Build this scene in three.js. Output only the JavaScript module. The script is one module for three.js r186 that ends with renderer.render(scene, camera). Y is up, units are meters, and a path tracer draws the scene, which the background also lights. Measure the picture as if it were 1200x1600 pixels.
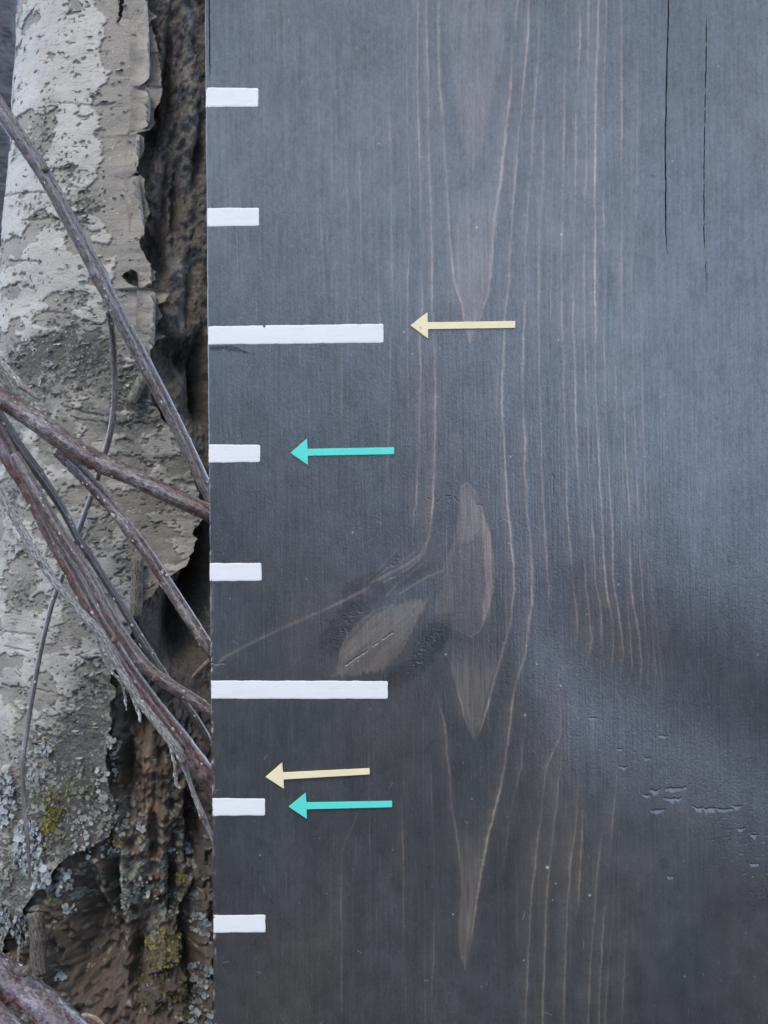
import * as THREE from 'three';
import { mergeGeometries } from 'three/addons/utils/BufferGeometryUtils.js';

// ------------------------------------------------------------------ camera, sky, sun, exposure
const S = 7283;            // photograph pixels per metre on the front of the board (scale lines one inch apart)
const D = 0.32;            // camera to board, metres
const H = 0.40;            // camera height over the ground
const scene = new THREE.Scene();
const camera = new THREE.PerspectiveCamera(2 * Math.atan(800 / S / D) * 180 / Math.PI, 0.75, 0.02, 200);
const LEAN = 3 * Math.PI / 180;   // board, trunk and camera share this lean: the board's top tips away and the camera looks slightly down
camera.position.set(0, H + D * Math.sin(LEAN), D * Math.cos(LEAN));
camera.lookAt(0, H, 0);
camera.focus = D + 0.006; camera.userData.fStop = 52;
scene.add(camera);
const renderer = new THREE.WebGLRenderer({ antialias: true });
renderer.toneMapping = THREE.LinearToneMapping;
renderer.toneMappingExposure = 1.28;
renderer.shadowMap.enabled = true;
renderer.shadowMap.type = THREE.PCFSoftShadowMap;

// ---- small helpers
const clamp = (x, a = 0, b = 1) => x < a ? a : x > b ? b : x;
const ss = (a, b, x) => { const t = clamp((x - a) / (b - a)); return t * t * (3 - 2 * t); };
const mix = (a, b, t) => a + (b - a) * t;
function rng(seed) { let a = seed >>> 0; return () => { a = (a + 0x6D2B79F5) >>> 0; let t = Math.imul(a ^ (a >>> 15), 1 | a); t = (t + Math.imul(t ^ (t >>> 7), 61 | t)) ^ t; return ((t ^ (t >>> 14)) >>> 0) / 4294967296; }; }
const HASH = new Float32Array(65536); { const r = rng(77); for (let i = 0; i < 65536; i++) HASH[i] = r(); }
const hsh = (x, y) => HASH[(Math.imul(x, 0x9E3B) ^ Math.imul(y, 0x5F35) ^ Math.imul(x + y * 57, 0x27D4)) & 65535];
function vn(x, y) {        // value noise 0..1
  const xi = Math.floor(x), yi = Math.floor(y); let fx = x - xi, fy = y - yi;
  fx = fx * fx * (3 - 2 * fx); fy = fy * fy * (3 - 2 * fy);
  const a = hsh(xi, yi), b = hsh(xi + 1, yi), c = hsh(xi, yi + 1), d = hsh(xi + 1, yi + 1);
  return a + (b - a) * fx + (c - a) * fy + (a - b - c + d) * fx * fy;
}
function fbm(x, y, o = 4) { let s = 0, a = 0.5, n = 0; for (let i = 0; i < o; i++) { s += a * vn(x, y); n += a; a *= 0.5; x = x * 2.03 + 17.1; y = y * 2.03 + 5.7; } return s / n; }
function lerpList(L, y) {  // L: [[y, x], ...] rising in y
  if (y <= L[0][0]) return L[0][1];
  for (let i = 1; i < L.length; i++) if (y <= L[i][0]) { const t = (y - L[i - 1][0]) / (L[i][0] - L[i - 1][0] || 1); return mix(L[i - 1][1], L[i][1], t); }
  return L[L.length - 1][1];
}
function inPoly(P, x, y) { let c = false; for (let i = 0, j = P.length - 1; i < P.length; j = i++) { const [xi, yi] = P[i], [xj, yj] = P[j]; if ((yi > y) !== (yj > y) && x < (xj - xi) * (y - yi) / (yj - yi) + xi) c = !c; } return c; }
function segDist(x, y, x0, y0, x1, y1) { const dx = x1 - x0, dy = y1 - y0, t = clamp(((x - x0) * dx + (y - y0) * dy) / (dx * dx + dy * dy || 1)); return Math.hypot(x - x0 - dx * t, y - y0 - dy * t); }
function polyDist(P, x, y, closed = true) { let d = 1e9; const n = P.length; for (let i = 0; i < (closed ? n : n - 1); i++) { const a = P[i], b = P[(i + 1) % n]; d = Math.min(d, segDist(x, y, a[0], a[1], b[0], b[1])); } return d; }
const toS = (l) => 255 * (l <= 0.0031308 ? 12.92 * l : 1.055 * Math.pow(clamp(l), 1 / 2.4) - 0.055);
function colorTex(w, h, f, wrap = THREE.MirroredRepeatWrapping) {   // f(col, row from the top, out[3] linear)
  const d = new Uint8Array(w * h * 4), o = [0, 0, 0];
  for (let r = 0; r < h; r++) for (let c = 0; c < w; c++) { f(c, h - 1 - r, o); const k = (r * w + c) * 4; d[k] = toS(o[0]); d[k + 1] = toS(o[1]); d[k + 2] = toS(o[2]); d[k + 3] = 255; }
  const t = new THREE.DataTexture(d, w, h); t.colorSpace = THREE.SRGBColorSpace; t.magFilter = THREE.LinearFilter; t.minFilter = THREE.LinearMipmapLinearFilter; t.generateMipmaps = true; t.wrapS = t.wrapT = wrap; t.needsUpdate = true; return t;
}
function grayTex(w, h, f, wrap = THREE.MirroredRepeatWrapping) {    // f -> 0..1
  const d = new Uint8Array(w * h * 4);
  for (let r = 0; r < h; r++) for (let c = 0; c < w; c++) { const v = 255 * clamp(f(c, h - 1 - r)), k = (r * w + c) * 4; d[k] = d[k + 1] = d[k + 2] = v; d[k + 3] = 255; }
  const t = new THREE.DataTexture(d, w, h); t.magFilter = THREE.LinearFilter; t.minFilter = THREE.LinearMipmapLinearFilter; t.generateMipmaps = true; t.wrapS = t.wrapT = wrap; t.needsUpdate = true; return t;
}
const col = (r, g, b) => new THREE.Color().setRGB(r, g, b);
const taken = {};
function numbered(name) { const n = taken[name] = (taken[name] ?? -1) + 1; return n ? `${name}_${String(n).padStart(3, '0')}` : name; }
function mesh(name, geo, mat, parent) { const m = new THREE.Mesh(geo, mat); m.name = name; m.castShadow = m.receiveShadow = true; (parent ?? scene).add(m); return m; }
function thing(name, label, category, pos = [0, 0, 0], group) { const o = new THREE.Group(); o.name = numbered(name); o.position.set(...pos); o.userData = { label, category }; if (group) o.userData.group = group; scene.add(o); return o; }
function tag(o, label, category, group) { o.userData = { label, category }; if (group) o.userData.group = group; return o; }
// point seen at photograph pixel (px, py), d metres behind the plane of the board front
const at = (px, py, d) => new THREE.Vector3((px - 600) / S * (D + d) / D, H + (800 - py) / S * (D + d) / D, -d);

// ---- overcast sky: pale veil, brighter towards the horizon, with soft cloud mottling
{
  const w = 256, h = 128, d = new Float32Array(w * h * 4);
  for (let r = 0; r < h; r++) for (let c = 0; c < w; c++) {
    const el = ((r + 0.5) / h - 0.5) * Math.PI, az = (c + 0.5) / w * Math.PI * 2;
    const s = Math.max(0, Math.sin(el)), q = (1 - s) * (1 - s);
    const cl = 0.92 + 0.16 * fbm(3 + 2.2 * Math.cos(az) * (1.2 - s), 9 + 2.2 * Math.sin(az) * (1.2 - s), 4), k = (r * w + c) * 4;
    const L = mix(0.48, 2.75, q) * cl;
    d[k] = mix(0.82, 0.745, q) * L; d[k + 1] = mix(1.0, 0.975, q) * L; d[k + 2] = mix(1.22, 1.45, q) * L; d[k + 3] = 1;
  }
  const t = new THREE.DataTexture(d, w, h, THREE.RGBAFormat, THREE.FloatType);
  t.mapping = THREE.EquirectangularReflectionMapping; t.magFilter = THREE.LinearFilter; t.needsUpdate = true;
  scene.background = t; scene.environment = t;
}
const sun = new THREE.DirectionalLight(col(1, 0.82, 0.6), 1.5);
sun.position.set(-1.2, H + 3.2, 2.2); sun.target.position.set(0, H, 0);
sun.castShadow = true; sun.shadow.radius = 40; sun.shadow.mapSize.set(2048, 2048);
Object.assign(sun.shadow.camera, { left: -0.6, right: 0.6, top: 0.6, bottom: -0.6, near: 0.5, far: 8 });
scene.add(sun, sun.target);

// ------------------------------------------------------------------ ground
{
  const tex = colorTex(512, 512, (c, r, o) => { const n = fbm(c / 26, r / 26, 5), m = vn(c / 5, r / 7); const k = 0.035 + 0.07 * n * m; o[0] = k * 1.15; o[1] = k * 0.98; o[2] = k * 0.72; }, THREE.MirroredRepeatWrapping);
  tex.repeat.set(60, 60);
  const g = new THREE.PlaneGeometry(120, 120, 160, 160); g.rotateX(-Math.PI / 2);
  const p = g.attributes.position; for (let i = 0; i < p.count; i++) { const x = p.getX(i), z = p.getZ(i), q = ss(1.2, 6, Math.hypot(x, z)); p.setY(i, q * 0.9 * (fbm(x / 6 + 40, z / 6 + 40, 3) - 0.5)); }
  g.computeVertexNormals();
  mesh('ground', g, new THREE.MeshStandardMaterial({ map: tex, roughness: 1 })).userData = { kind: 'structure' };
}

// ------------------------------------------------------------------ evergreens added out of view, to darken what the board's finish mirrors
{
  const bark = new THREE.MeshStandardMaterial({ color: col(0.09, 0.07, 0.055), roughness: 0.9 }), needle = new THREE.MeshStandardMaterial({ color: col(0.05, 0.065, 0.035), roughness: 0.8, side: THREE.DoubleSide });
  const r = rng(19), stemG = new THREE.CylinderGeometry(0.008, 0.028, 1, 10); stemG.translate(0, 0.5, 0);
  const pos = [], idx = [];
  for (let i = 0; i < 2600; i++) {
    const y = 0.06 + 0.98 * Math.pow(r(), 1.2), w = 0.44 * Math.pow(1.05 - y, 0.7) * (0.75 + 0.25 * Math.sin(y * 40)), a = r() * 6.283, q = Math.sqrt(r()), x = w * q * Math.cos(a), z = w * q * Math.sin(a), L = 0.05 + 0.05 * r(), b = a + (r() - 0.5), k = pos.length / 3, dy = -0.4 + 0.8 * r(), t = 0.018;
    pos.push(x, y, z, x + L * Math.cos(b) - t * Math.sin(b), y + L * dy, z + L * Math.sin(b) + t * Math.cos(b), x + 1.5 * L * Math.cos(b), y + L * dy * 1.4, z + 1.5 * L * Math.sin(b), x + L * Math.cos(b) + t * Math.sin(b), y + L * dy + 0.01, z + L * Math.sin(b) - t * Math.cos(b)); idx.push(k, k + 1, k + 2, k, k + 2, k + 3);
  }
  const g = new THREE.BufferGeometry(); g.setAttribute('position', new THREE.Float32BufferAttribute(pos, 3)); g.setIndex(idx); g.computeVertexNormals();
  const proto = new THREE.Group(); mesh('trunk', stemG, bark, proto); mesh('crown', g, needle, proto);
  for (const [x, z, h] of [[-2.5, 4.2, 1.4], [-1.75, 3.7, 1.25], [-1.1, 4.3, 1.32], [-0.55, 3.8, 1.12], [0.05, 4.1, 1.1], [0.5, 4.4, 0.82]]) {
    const o = proto.clone(); o.name = numbered('added_shrub'); o.position.set(x, -0.02, z); o.scale.setScalar(h); o.rotation.y = x * 7; scene.add(o);
    tag(o, 'added dark evergreen shrub, out of view, darkening the board reflection', 'shrub', 'added evergreen shrubs darkening the board reflection');
  }
}

// ------------------------------------------------------------------ measuring board
const TH = 0.0084, cT = Math.cos(TH), sT = Math.sin(TH);   // the board leans by half a degree
const toBoard = (px, py) => { const X = px - 600, Y = 800 - py; return [600 + X * cT + Y * sT, 800 - (-X * sT + Y * cT)]; };
const B = (L) => L.map(([x, y]) => toBoard(x, y));
const U0 = 326.7, U1 = U0 + 1340, V0 = -420, V1 = 800 + H * S;
const TW = 1344, THH = 2048, TU = 326, TV = -224;          // texture: one texel per photograph pixel

// traced latewood lines: [strength, width, [x, y] ...]
const grain = [
  [0.5, 2.0, [791, -224], [791, 0], [782, 95], [771, 165]],
  [0.9, 2.6, [814, -224], [808, 0], [800, 92], [795, 158], [789, 209], [786, 235], [782, 279], [776, 315], [773, 348], [767, 389], [765, 407], [765, 433], [760, 462], [748, 500], [735, 540]],
  [0.75, 2.0, [830, -224], [826, 0], [824, 55], [819, 110], [813, 176], [808, 227], [804, 286], [800, 330], [796, 400], [794, 437], [789, 484], [786, 547], [784, 591], [783, 635], [786, 686], [789, 741], [793, 800], [797, 848], [802, 884], [802, 921], [797, 969], [787, 1009], [775, 1049], [765, 1086], [760, 1108], [752, 1135], [742, 1159]],
  [0.7, 2.2, [845, -224], [842, 0], [840, 92], [835, 158], [831, 213], [828, 275], [823, 330], [820, 400], [819, 473], [817, 520], [816, 583], [817, 635], [819, 679], [818, 730], [822, 800], [827, 844], [830, 895], [830, 947], [826, 976], [819, 1027], [805, 1064], [798, 1112], [793, 1160], [787, 1200], [778, 1248], [764, 1295], [757, 1330], [745, 1400], [735, 1470], [727, 1517]],
  [0.5, 1.7, [852, 169], [848, 227], [848, 286], [843, 348], [841, 422], [841, 510], [841, 583], [844, 657], [845, 730], [847, 785], [849, 800], [851, 855], [856, 910], [857, 954], [855, 983]],
  [0.3, 1.5, [865, 147], [866, 238], [861, 312], [861, 389], [859, 500], [861, 540]],
  [0.65, 1.8, [884, -100], [880, 250], [877, 400], [877, 473], [879, 554], [881, 657], [883, 712], [885, 800], [890, 855], [896, 917], [901, 958], [902, 991], [897, 1016]],
  [0.75, 1.9, [908, -224], [905, 73], [901, 128], [899, 202], [899, 275], [896, 367], [896, 400], [894, 510], [897, 565], [899, 657], [903, 767], [907, 800], [910, 855], [916, 921], [921, 965], [925, 998], [920, 1024], [909, 1057]],
  [0.6, 1.7, [920, -224], [919, 0], [918, 103], [914, 165], [916, 227], [914, 293], [912, 389], [912, 510], [914, 576], [917, 657], [919, 730], [924, 807], [927, 855], [929, 903], [936, 939], [940, 983], [941, 1013], [936, 1042]],
  [1.0, 1.9, [936, -224], [934, 0], [932, 92], [930, 176], [929, 275], [929, 396], [929, 510], [930, 605], [933, 679], [936, 741], [939, 800], [943, 866], [947, 921], [954, 958], [959, 998], [957, 1035], [954, 1053]],
  [0.55, 1.8, [948, -100], [947, 11], [943, 128], [942, 389], [943, 437], [943, 521], [944, 598], [947, 679], [951, 748], [954, 800], [957, 848], [958, 903], [964, 947], [971, 991], [975, 1020], [969, 1060]],
  [0.35, 1.5, [958, 520], [961, 600], [966, 720], [972, 860], [984, 985], [989, 1040], [981, 1075]],
  [0.6, 1.8, [971, -100], [971, 37], [970, 392], [971, 473], [972, 576], [974, 635], [976, 693], [979, 748], [984, 800], [984, 892], [989, 947], [998, 991], [1003, 1035], [1000, 1064], [994, 1090]],
  [0.32, 1.5, [995, 60], [995, 315], [986, 418], [989, 605], [993, 712], [998, 860], [1008, 980], [1015, 1042], [1011, 1082]],
  [0.3, 1.4, [1000, 420], [1003, 640], [1010, 860], [1020, 1000], [1026, 1050], [1020, 1100]],
  [0.3, 1.4, [1010, 860], [1030, 1010], [1035, 1068], [1031, 1108]],
  [0.25, 1.3, [1044, 1010], [1055, 1060], [1054, 1093]],
  [0.45, 1.7, [877, 1060], [875, 1148], [852, 1200], [848, 1244], [839, 1310], [835, 1358], [830, 1398], [827, 1457], [824, 1512], [820, 1600], [817, 1824]],
  [0.5, 1.7, [881, 1140], [874, 1200], [869, 1255], [863, 1303], [859, 1347], [855, 1383], [852, 1435], [851, 1493], [848, 1559], [846, 1824]],
  [0.35, 1.5, [886, 1226], [883, 1270], [878, 1310]],
  [0.45, 1.7, [905, 1200], [902, 1233], [901, 1266], [897, 1310], [890, 1354], [886, 1413], [883, 1475], [881, 1574], [878, 1824]],
  [0.4, 1.5, [912, 1240], [908, 1317], [905, 1383], [901, 1438]],
  [0.4, 1.7, [965, 1180], [962, 1229], [958, 1273], [954, 1310], [951, 1350]],
  [0.45, 1.8, [942, 1280], [938, 1317], [932, 1365], [929, 1427], [924, 1475], [921, 1530], [919, 1596], [915, 1824]],
  [0.4, 1.6, [950, 1390], [943, 1435], [940, 1479], [936, 1552], [933, 1824]],
  [0.3, 1.5, [955, 1440], [950, 1512], [945, 1589], [942, 1824]],
  [0.3, 1.4, [980, 1420], [975, 1500], [970, 1620]],
  [0.35, 1.6, [820, 1119], [813, 1200], [797, 1270], [789, 1330], [785, 1360]],
  [0.75, 2.4, [684, -224], [685, 0], [685, 110], [688, 154], [691, 191], [694, 235], [698, 301], [701, 348], [705, 400], [709, 437], [720, 473], [725, 510], [734, 539]],
  [0.6, 1.7, [651, -224], [652, 0], [652, 147], [654, 205], [655, 275], [657, 348], [659, 400], [657, 418], [659, 473], [654, 539], [657, 576], [654, 657], [652, 730], [650, 789], [646, 800], [644, 855]],
  [0.7, 1.9, [663, -224], [665, 0], [668, 128], [670, 257], [672, 319], [674, 400], [674, 473], [677, 528], [679, 602], [679, 657], [679, 712], [675, 781], [674, 800], [670, 837], [661, 864]],
  [0.5, 1.5, [637, -100], [635, 110], [636, 220], [639, 293], [640, 389], [635, 437], [637, 583], [634, 700]],
  [0.4, 1.5, [607, 100], [610, 238], [612, 400], [610, 477], [608, 657], [603, 740], [600, 790]],
  [0.35, 1.4, [583, 190], [586, 300], [593, 539], [594, 605], [593, 664]],
  [0.28, 1.4, [540, 180], [543, 400], [541, 583]],
  [0.35, 1.6, [533, 500], [533, 539], [533, 635], [531, 680]],
  [0.25, 1.3, [497, 140], [500, 300], [502, 420]], [0.25, 1.3, [517, 190], [519, 330]], [0.28, 1.3, [560, 150], [563, 360], [566, 520]],
  [0.5, 2.0, [679, 1071], [685, 1100], [694, 1130], [698, 1185], [700, 1200], [705, 1255], [714, 1310], [720, 1365], [720, 1405], [716, 1470], [727, 1517]],
  [0.6, 2.2, [698, 1031], [709, 1057], [723, 1112], [731, 1137], [742, 1159]],
  [0.3, 1.6, [672, 1180], [676, 1300], [678, 1420], [675, 1560]], [0.25, 1.5, [628, 1240], [630, 1380], [628, 1520]], [0.22, 1.5, [576, 1230], [533, 1330], [533, 1600]],
  [0.3, 1.6, [700, 10], [706, 70], [716, 180]], [0.3, 2, [742, -100], [742, 15]],
].map(([k, w, ...P]) => ({ k, w, P: B(P).map(([u, v]) => [v, u]) }));
// slanted lines round the knot: [strength, width, polyline]
const slanted = [
  [0.4, 1.3, [729, 752], [740, 766], [748, 780], [756, 806], [764, 830], [770, 870], [771, 915], [764, 958], [748, 986], [735, 994]], [0.28, 1.2, [735, 994], [712, 983], [683, 969]], [0.4, 1.3, [729, 752], [720, 762], [716, 780], [715, 815], [710, 846], [701, 868], [691, 892]],
  [0.42, 1.4, [613, 944], [585, 954], [560, 972], [543, 992], [533, 1013], [529, 1035]], [0.3, 1.3, [668, 936], [657, 955], [643, 983], [624, 1020], [606, 1040]],
  [0.5, 1.7, [666, 846], [655, 868], [636, 880], [612, 893], [592, 906]], [0.35, 1.5, [660, 880], [640, 896], [618, 914], [604, 930]], [0.3, 1.5, [648, 862], [628, 876], [604, 888], [584, 904], [570, 925]],
  [0.55, 2.0, [670, 837], [661, 864], [645, 874], [632, 884], [605, 896], [580, 910]],
  [0.5, 1.6, [655, 872], [640, 886], [620, 899], [600, 908]],
  [0.6, 1.8, [690, 892], [668, 900], [645, 914], [625, 927]],
  [0.42, 2.4, [575, 918], [520, 946], [465, 970], [400, 1000], [350, 1026], [331, 1046]],
  [0.2, 2.0, [620, 858], [600, 880], [575, 905]],
].map(([k, w, ...P]) => ({ k, w, P: B(P) }));
// flat patches of pale latewood: [strength, soft edge, bright rim, polygon]
const patches = [
  [0.26, 4, 0.0, 0, [729, 752], [740, 766], [748, 780], [756, 806], [764, 830], [770, 870], [771, 915], [764, 958], [748, 986], [735, 994], [720, 989], [712, 983], [696, 974], [683, 969], [676, 945], [690, 920], [690, 893], [701, 868], [710, 846], [715, 815], [716, 780], [720, 762]],
  [0.8, 18, 0.0, 0, [729, 752], [740, 766], [748, 780], [756, 808], [758, 834], [742, 846], [728, 852], [716, 852], [706, 862], [700, 868], [710, 846], [715, 815], [716, 780], [720, 762]],
  [0.95, 4, 0.15, 0, [748, 782], [757, 806], [765, 832], [770, 868], [772, 915], [764, 956], [752, 982], [752, 950], [757, 915], [755, 870], [752, 830]],
  [0.35, 4, 0.1, 0, [692, 890], [703, 866], [712, 846], [716, 850], [708, 872], [698, 892], [694, 912]],
  [0.56, 9, 0.0, 0.86, [668, 936], [643, 936], [613, 944], [585, 954], [560, 972], [543, 992], [533, 1013], [529, 1035], [512, 1056], [545, 1057], [599, 1048], [624, 1020], [643, 983], [657, 955]],
  [0.66, 7, 0.05, 0.86, [668, 936], [645, 935], [634, 946], [646, 958], [640, 984], [622, 1014], [605, 1034], [624, 1022], [646, 985], [659, 956]],
  [0.5, 4, 0.1, 0.86, [585, 952], [560, 970], [541, 992], [531, 1014], [527, 1034], [534, 1024], [545, 1000], [562, 980]],
  [0.6, 8, 0.1, 0, [724, 1100], [740, 1095], [762, 1085], [756, 1118], [742, 1157], [732, 1140]],
  [0.6, 9, 0.0, 0, [690, 1000], [745, 998], [795, 975], [775, 1050], [765, 1086], [742, 1150], [731, 1137], [716, 1090]],
  [0.42, 6, 0.1, 0, [712, 1300], [722, 1340], [736, 1345], [740, 1400], [734, 1470], [727, 1516], [717, 1500], [714, 1450], [718, 1400], [716, 1360]],
  [0.55, 8, 0.0, 0, [705, 1255], [764, 1250], [776, 1248], [764, 1295], [748, 1380], [735, 1460], [726, 1500], [720, 1400]],
  [0.7, 7, 0.0, 0, [699, 300], [740, 285], [786, 235], [784, 300], [770, 390], [766, 440], [748, 500], [735, 538], [724, 510], [712, 450]],
  [0.9, 5, 0.1, 0, [720, 462], [730, 452], [738, 466], [747, 458], [750, 480], [743, 510], [734, 541], [724, 508]],
  [1.0, 3, 0.1, 0, [788, 232], [785, 290], [776, 330], [771, 380], [769, 430], [760, 464], [758, 440], [763, 390], [769, 340], [778, 290], [783, 250]],
  [0.45, 14, 0.0, 0, [690, -224], [795, -224], [790, 0], [776, 130], [755, 240], [738, 270], [715, 210], [704, 120], [700, 0]],
].map(([k, e, rim, ang, ...P]) => ({ k, e, rim, ca: Math.cos(ang), sa: Math.sin(ang), P: B(P) }));
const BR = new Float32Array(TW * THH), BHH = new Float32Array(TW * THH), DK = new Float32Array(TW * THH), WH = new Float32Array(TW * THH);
const put = (A, u, v, x) => { if (u >= 0 && v >= 0 && u < TW && v < THH) { const k = v * TW + u; if (x > A[k]) A[k] = x; } };
for (const { k, w, P } of grain) {
  const ya = P[0][0], yb = P[P.length - 1][0];
  for (let v = Math.ceil(ya); v <= yb; v++) {
    const c = lerpList(P, v) + 1.6 * (vn(v / 23, k * 91 + ya) - 0.5) + 1.1 * (vn(v / 7, k * 17 + ya) - 0.5);
    const fade = Math.min(1, (v - ya) / 60, (yb - v) / 60 + 0.05) * (0.12 + 1.25 * vn(v / 70, k * 31 + yb) * (0.35 + 0.6 * vn(v / 9, w * 77 + yb) + 0.5 * vn(v / 3, k * 7 + yb)));
    for (let u = Math.floor(c - 22); u <= c + 12; u++) {
      const d = u - c, core = Math.exp(-(d * d) / (w * w * 0.95)), sh = d < 0 ? Math.exp(d / 9) * 0.34 : Math.exp(-d / 4) * 0.24;
      const x = 1.25 * k * fade * Math.max(core, sh);
      put(BR, u - TU, v - TV, x);
      if (core > 0.05) BHH[clamp(v - TV, 0, THH - 1) * TW + clamp(u - TU, 0, TW - 1)] += 0.00003 * core * k * fade;
    }
  }
}
function eachIn(P, m, f) { const xs = P.map((p) => p[0]), ys = P.map((p) => p[1]); for (let v = Math.floor(Math.min(...ys) - m); v <= Math.max(...ys) + m; v++) for (let u = Math.floor(Math.min(...xs) - m); u <= Math.max(...xs) + m; u++) f(u, v); }
for (const { k, w, P } of slanted) eachIn(P, 14, (u, v) => {
  const d = polyDist(P, u + 2 * (vn(u / 9, v / 9) - 0.5), v, false), q = 0.45 + 0.8 * vn(u / 14, v / 14);
  put(BR, u - TU, v - TV, k * q * Math.max(Math.exp(-d * d / (w * w)), 0.22 * Math.exp(-d / 4)));
});
for (const { k, e, rim, ca, sa, P } of patches) { const vs = P.map((p) => p[1]), va = Math.min(...vs), vb = Math.max(...vs), open = ca === 1 && ![3, 4, 18].includes(e); eachIn(P, 4, (u, v) => {
  const wu = u + 3 * (vn(u / 5, v / 30) - 0.5) + 1.5 * (vn(u / 2, v / 14) - 0.5), wv = v + 8 * (vn(u / 3, v / 40) - 0.5);
  if (!inPoly(P, wu, wv)) return;
  const d = polyDist(P, wu, wv), fu = u * ca + v * sa, fv = v * ca - u * sa;
  put(BR, u - TU, v - TV, (k * 0.68 * (0.2 + 0.55 * vn(fu / 2.2, fv / 50) + 0.35 * vn(fu / 5, fv / 90) + 0.6 * fbm(fu / 22, fv / 50, 3)) + rim * Math.exp(-d / 7) * (0.3 + vn(u / 2, v / 30))) * Math.min(1, d / (e * 0.8) + 0.25) * (open ? ss(va, va + 0.6 * (vb - va), v + 26 * (vn(u / 4, 3) - 0.5)) : 1));
}); }
// fine fibres between the lines
{ const r = rng(91); for (let i = 0; i < 5200; i++) { const c = 520 + (r() + r() + r() - 1.5) * 420 + 120, u = Math.round(c - TU), v0 = r() * THH, L = 14 + 70 * r() * r(), k = 0.05 + 0.17 * r() * r(); for (let y = 0; y < L; y++) { const q = k * Math.sin(Math.PI * y / L) * (0.4 + 0.9 * vn(y / 3, i)); put(BR, u + Math.round(0.8 * (vn(y / 30, i) - 0.5)), Math.round(v0 + y), q); } } }
// stain soaked into the torn end grain beside the knot
for (const [x, y, a, b, t, k] of [[540, 975, 26, 62, 0.75, 0.6], [672, 1005, 22, 58, 0.6, 0.65], [630, 1052, 18, 50, 1.0, 0.5], [628, 905, 60, 12, -0.5, 0.4], [560, 915, 40, 14, -0.5, 0.4]]) { const [cu, cv] = toBoard(x, y); for (let v = Math.floor(cv - 110); v < cv + 110; v++) for (let u = Math.floor(cu - 110); u < cu + 110; u++) { const dx = u - cu, dy = v - cv, X = (dx * Math.cos(t) + dy * Math.sin(t)) / a, Y = (-dx * Math.sin(t) + dy * Math.cos(t)) / b; put(DK, u - TU, v - TV, k * (1 - ss(0.35, 1.25, X * X + Y * Y + 1.1 * (fbm(u / 11, v / 6, 4) - 0.5))) * (0.45 + 0.55 * vn(u / 4, v / 2.4))); } }
// torn grain: small sideways pits
const torn = [[545, 972, 16, 48, 0.75, 0.55], [668, 1003, 13, 48, 0.62, 0.6], [640, 1045, 11, 36, 0.9, 0.45], [1075, 1235, 95, 34, 0.2, 0.2], [1140, 1310, 80, 70, 0.5, 0.24], [985, 1160, 60, 60, 0.5, 0.16], [1190, 1370, 60, 90, 0.2, 0.24], [1290, 1300, 90, 90, 0, 0.24], [930, 1010, 40, 30, 0.3, 0.2], [615, 880, 26, 12, -0.5, 0.45]]
  .map(([x, y, a, b, r, k]) => { const [u, v] = toBoard(x, y); return { u, v, a, b, c: Math.cos(r), s: Math.sin(r), k }; });
for (const t of torn) for (let v = Math.floor(t.v - 120); v < t.v + 120; v++) for (let u = Math.floor(t.u - 120); u < t.u + 120; u++) {
  if (u < TU || v < TV || u >= TU + TW || v >= TV + THH) continue;
  const dx = u - t.u, dy = v - t.v, X = (dx * t.c + dy * t.s) / t.a, Y = (-dx * t.s + dy * t.c) / t.b, q = Math.exp(-(X * X + Y * Y) * 1.1) * t.k;
  if (q < 0.03) continue;
  const n = vn(u / 4 + 31, v / 1.9), n2 = vn(u / 2.2 + 7, v / 1.3 + 3), p = ss(0.86 - 0.42 * q, 0.98 - 0.3 * q, 0.7 * n + 0.42 * n2);
  BHH[(v - TV) * TW + u - TU] -= 0.00004 * p * Math.min(1, q * 1.6); put(DK, u - TU, v - TV, 0.5 * p * Math.min(1, q * 1.4));
}
// gouges: lens-shaped, steep under their upper lip   [x, y, half length, height, depth mm]
const gouges = [[1057, 1233, 17, 5, 0.35], [1052, 1249, 15, 5, 0.3], [1028, 1267, 11, 5, 0.25], [1091, 1263, 7, 5, 0.3], [1108, 1265, 10, 6, 0.3], [1133, 1265, 14, 4, 0.28], [1150, 1261, 7, 5, 0.22], [1023, 1236, 8, 6, 0.25], [1010, 1243, 6, 4, 0.2], [975, 1199, 7, 3, 0.2], [1037, 1151, 8, 3, 0.2], [967, 1170, 5, 3, 0.16], [925, 1122, 6, 3, 0.15], [1012, 1185, 5, 4, 0.16], [1178, 1351, 7, 5, 0.2], [1180, 1306, 6, 4, 0.2], [1160, 1296, 6, 4, 0.2], [1049, 1370, 6, 5, 0.16], [1022, 274, 8, 2, 0.1], [395, 1478, 8, 2, 0.07], [400, 1535, 8, 2, 0.05], [340, 1037, 14, 2.5, 0.14], [703, 72, 2, 7, 0.06], [577, 190, 1.6, 8, 0.05], [800, 110, 1.8, 10, 0.05]]
  .map(([x, y, a, h, d]) => { const [u, v] = toBoard(x, y); return { u, v, a, h, d: 0.45 * d / 1000 }; });
for (const g of gouges) for (let v = Math.floor(g.v - g.h - 3); v <= g.v + g.h * 2; v++) for (let u = Math.floor(g.u - g.a - 3); u <= g.u + g.a + 3; u++) {
  const X = (u - g.u + 5 * (vn(v / 3, g.u) - 0.5)) / g.a; if (Math.abs(X) >= 1) continue;
  const span = g.h * Math.sqrt(1 - X * X) * (0.6 + 0.8 * vn(u / 4, g.v)), t = (v - (g.v - g.h * 0.5) - 3 * (vn(u / 6, g.v + 9) - 0.5)) / span;
  const z = t < 0 ? 0 : t < 0.22 ? t / 0.22 : t < 1.4 ? 1 - (t - 0.22) / 1.18 : 0;
  BHH[(v - TV) * TW + u - TU] -= g.d * z;
}
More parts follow.
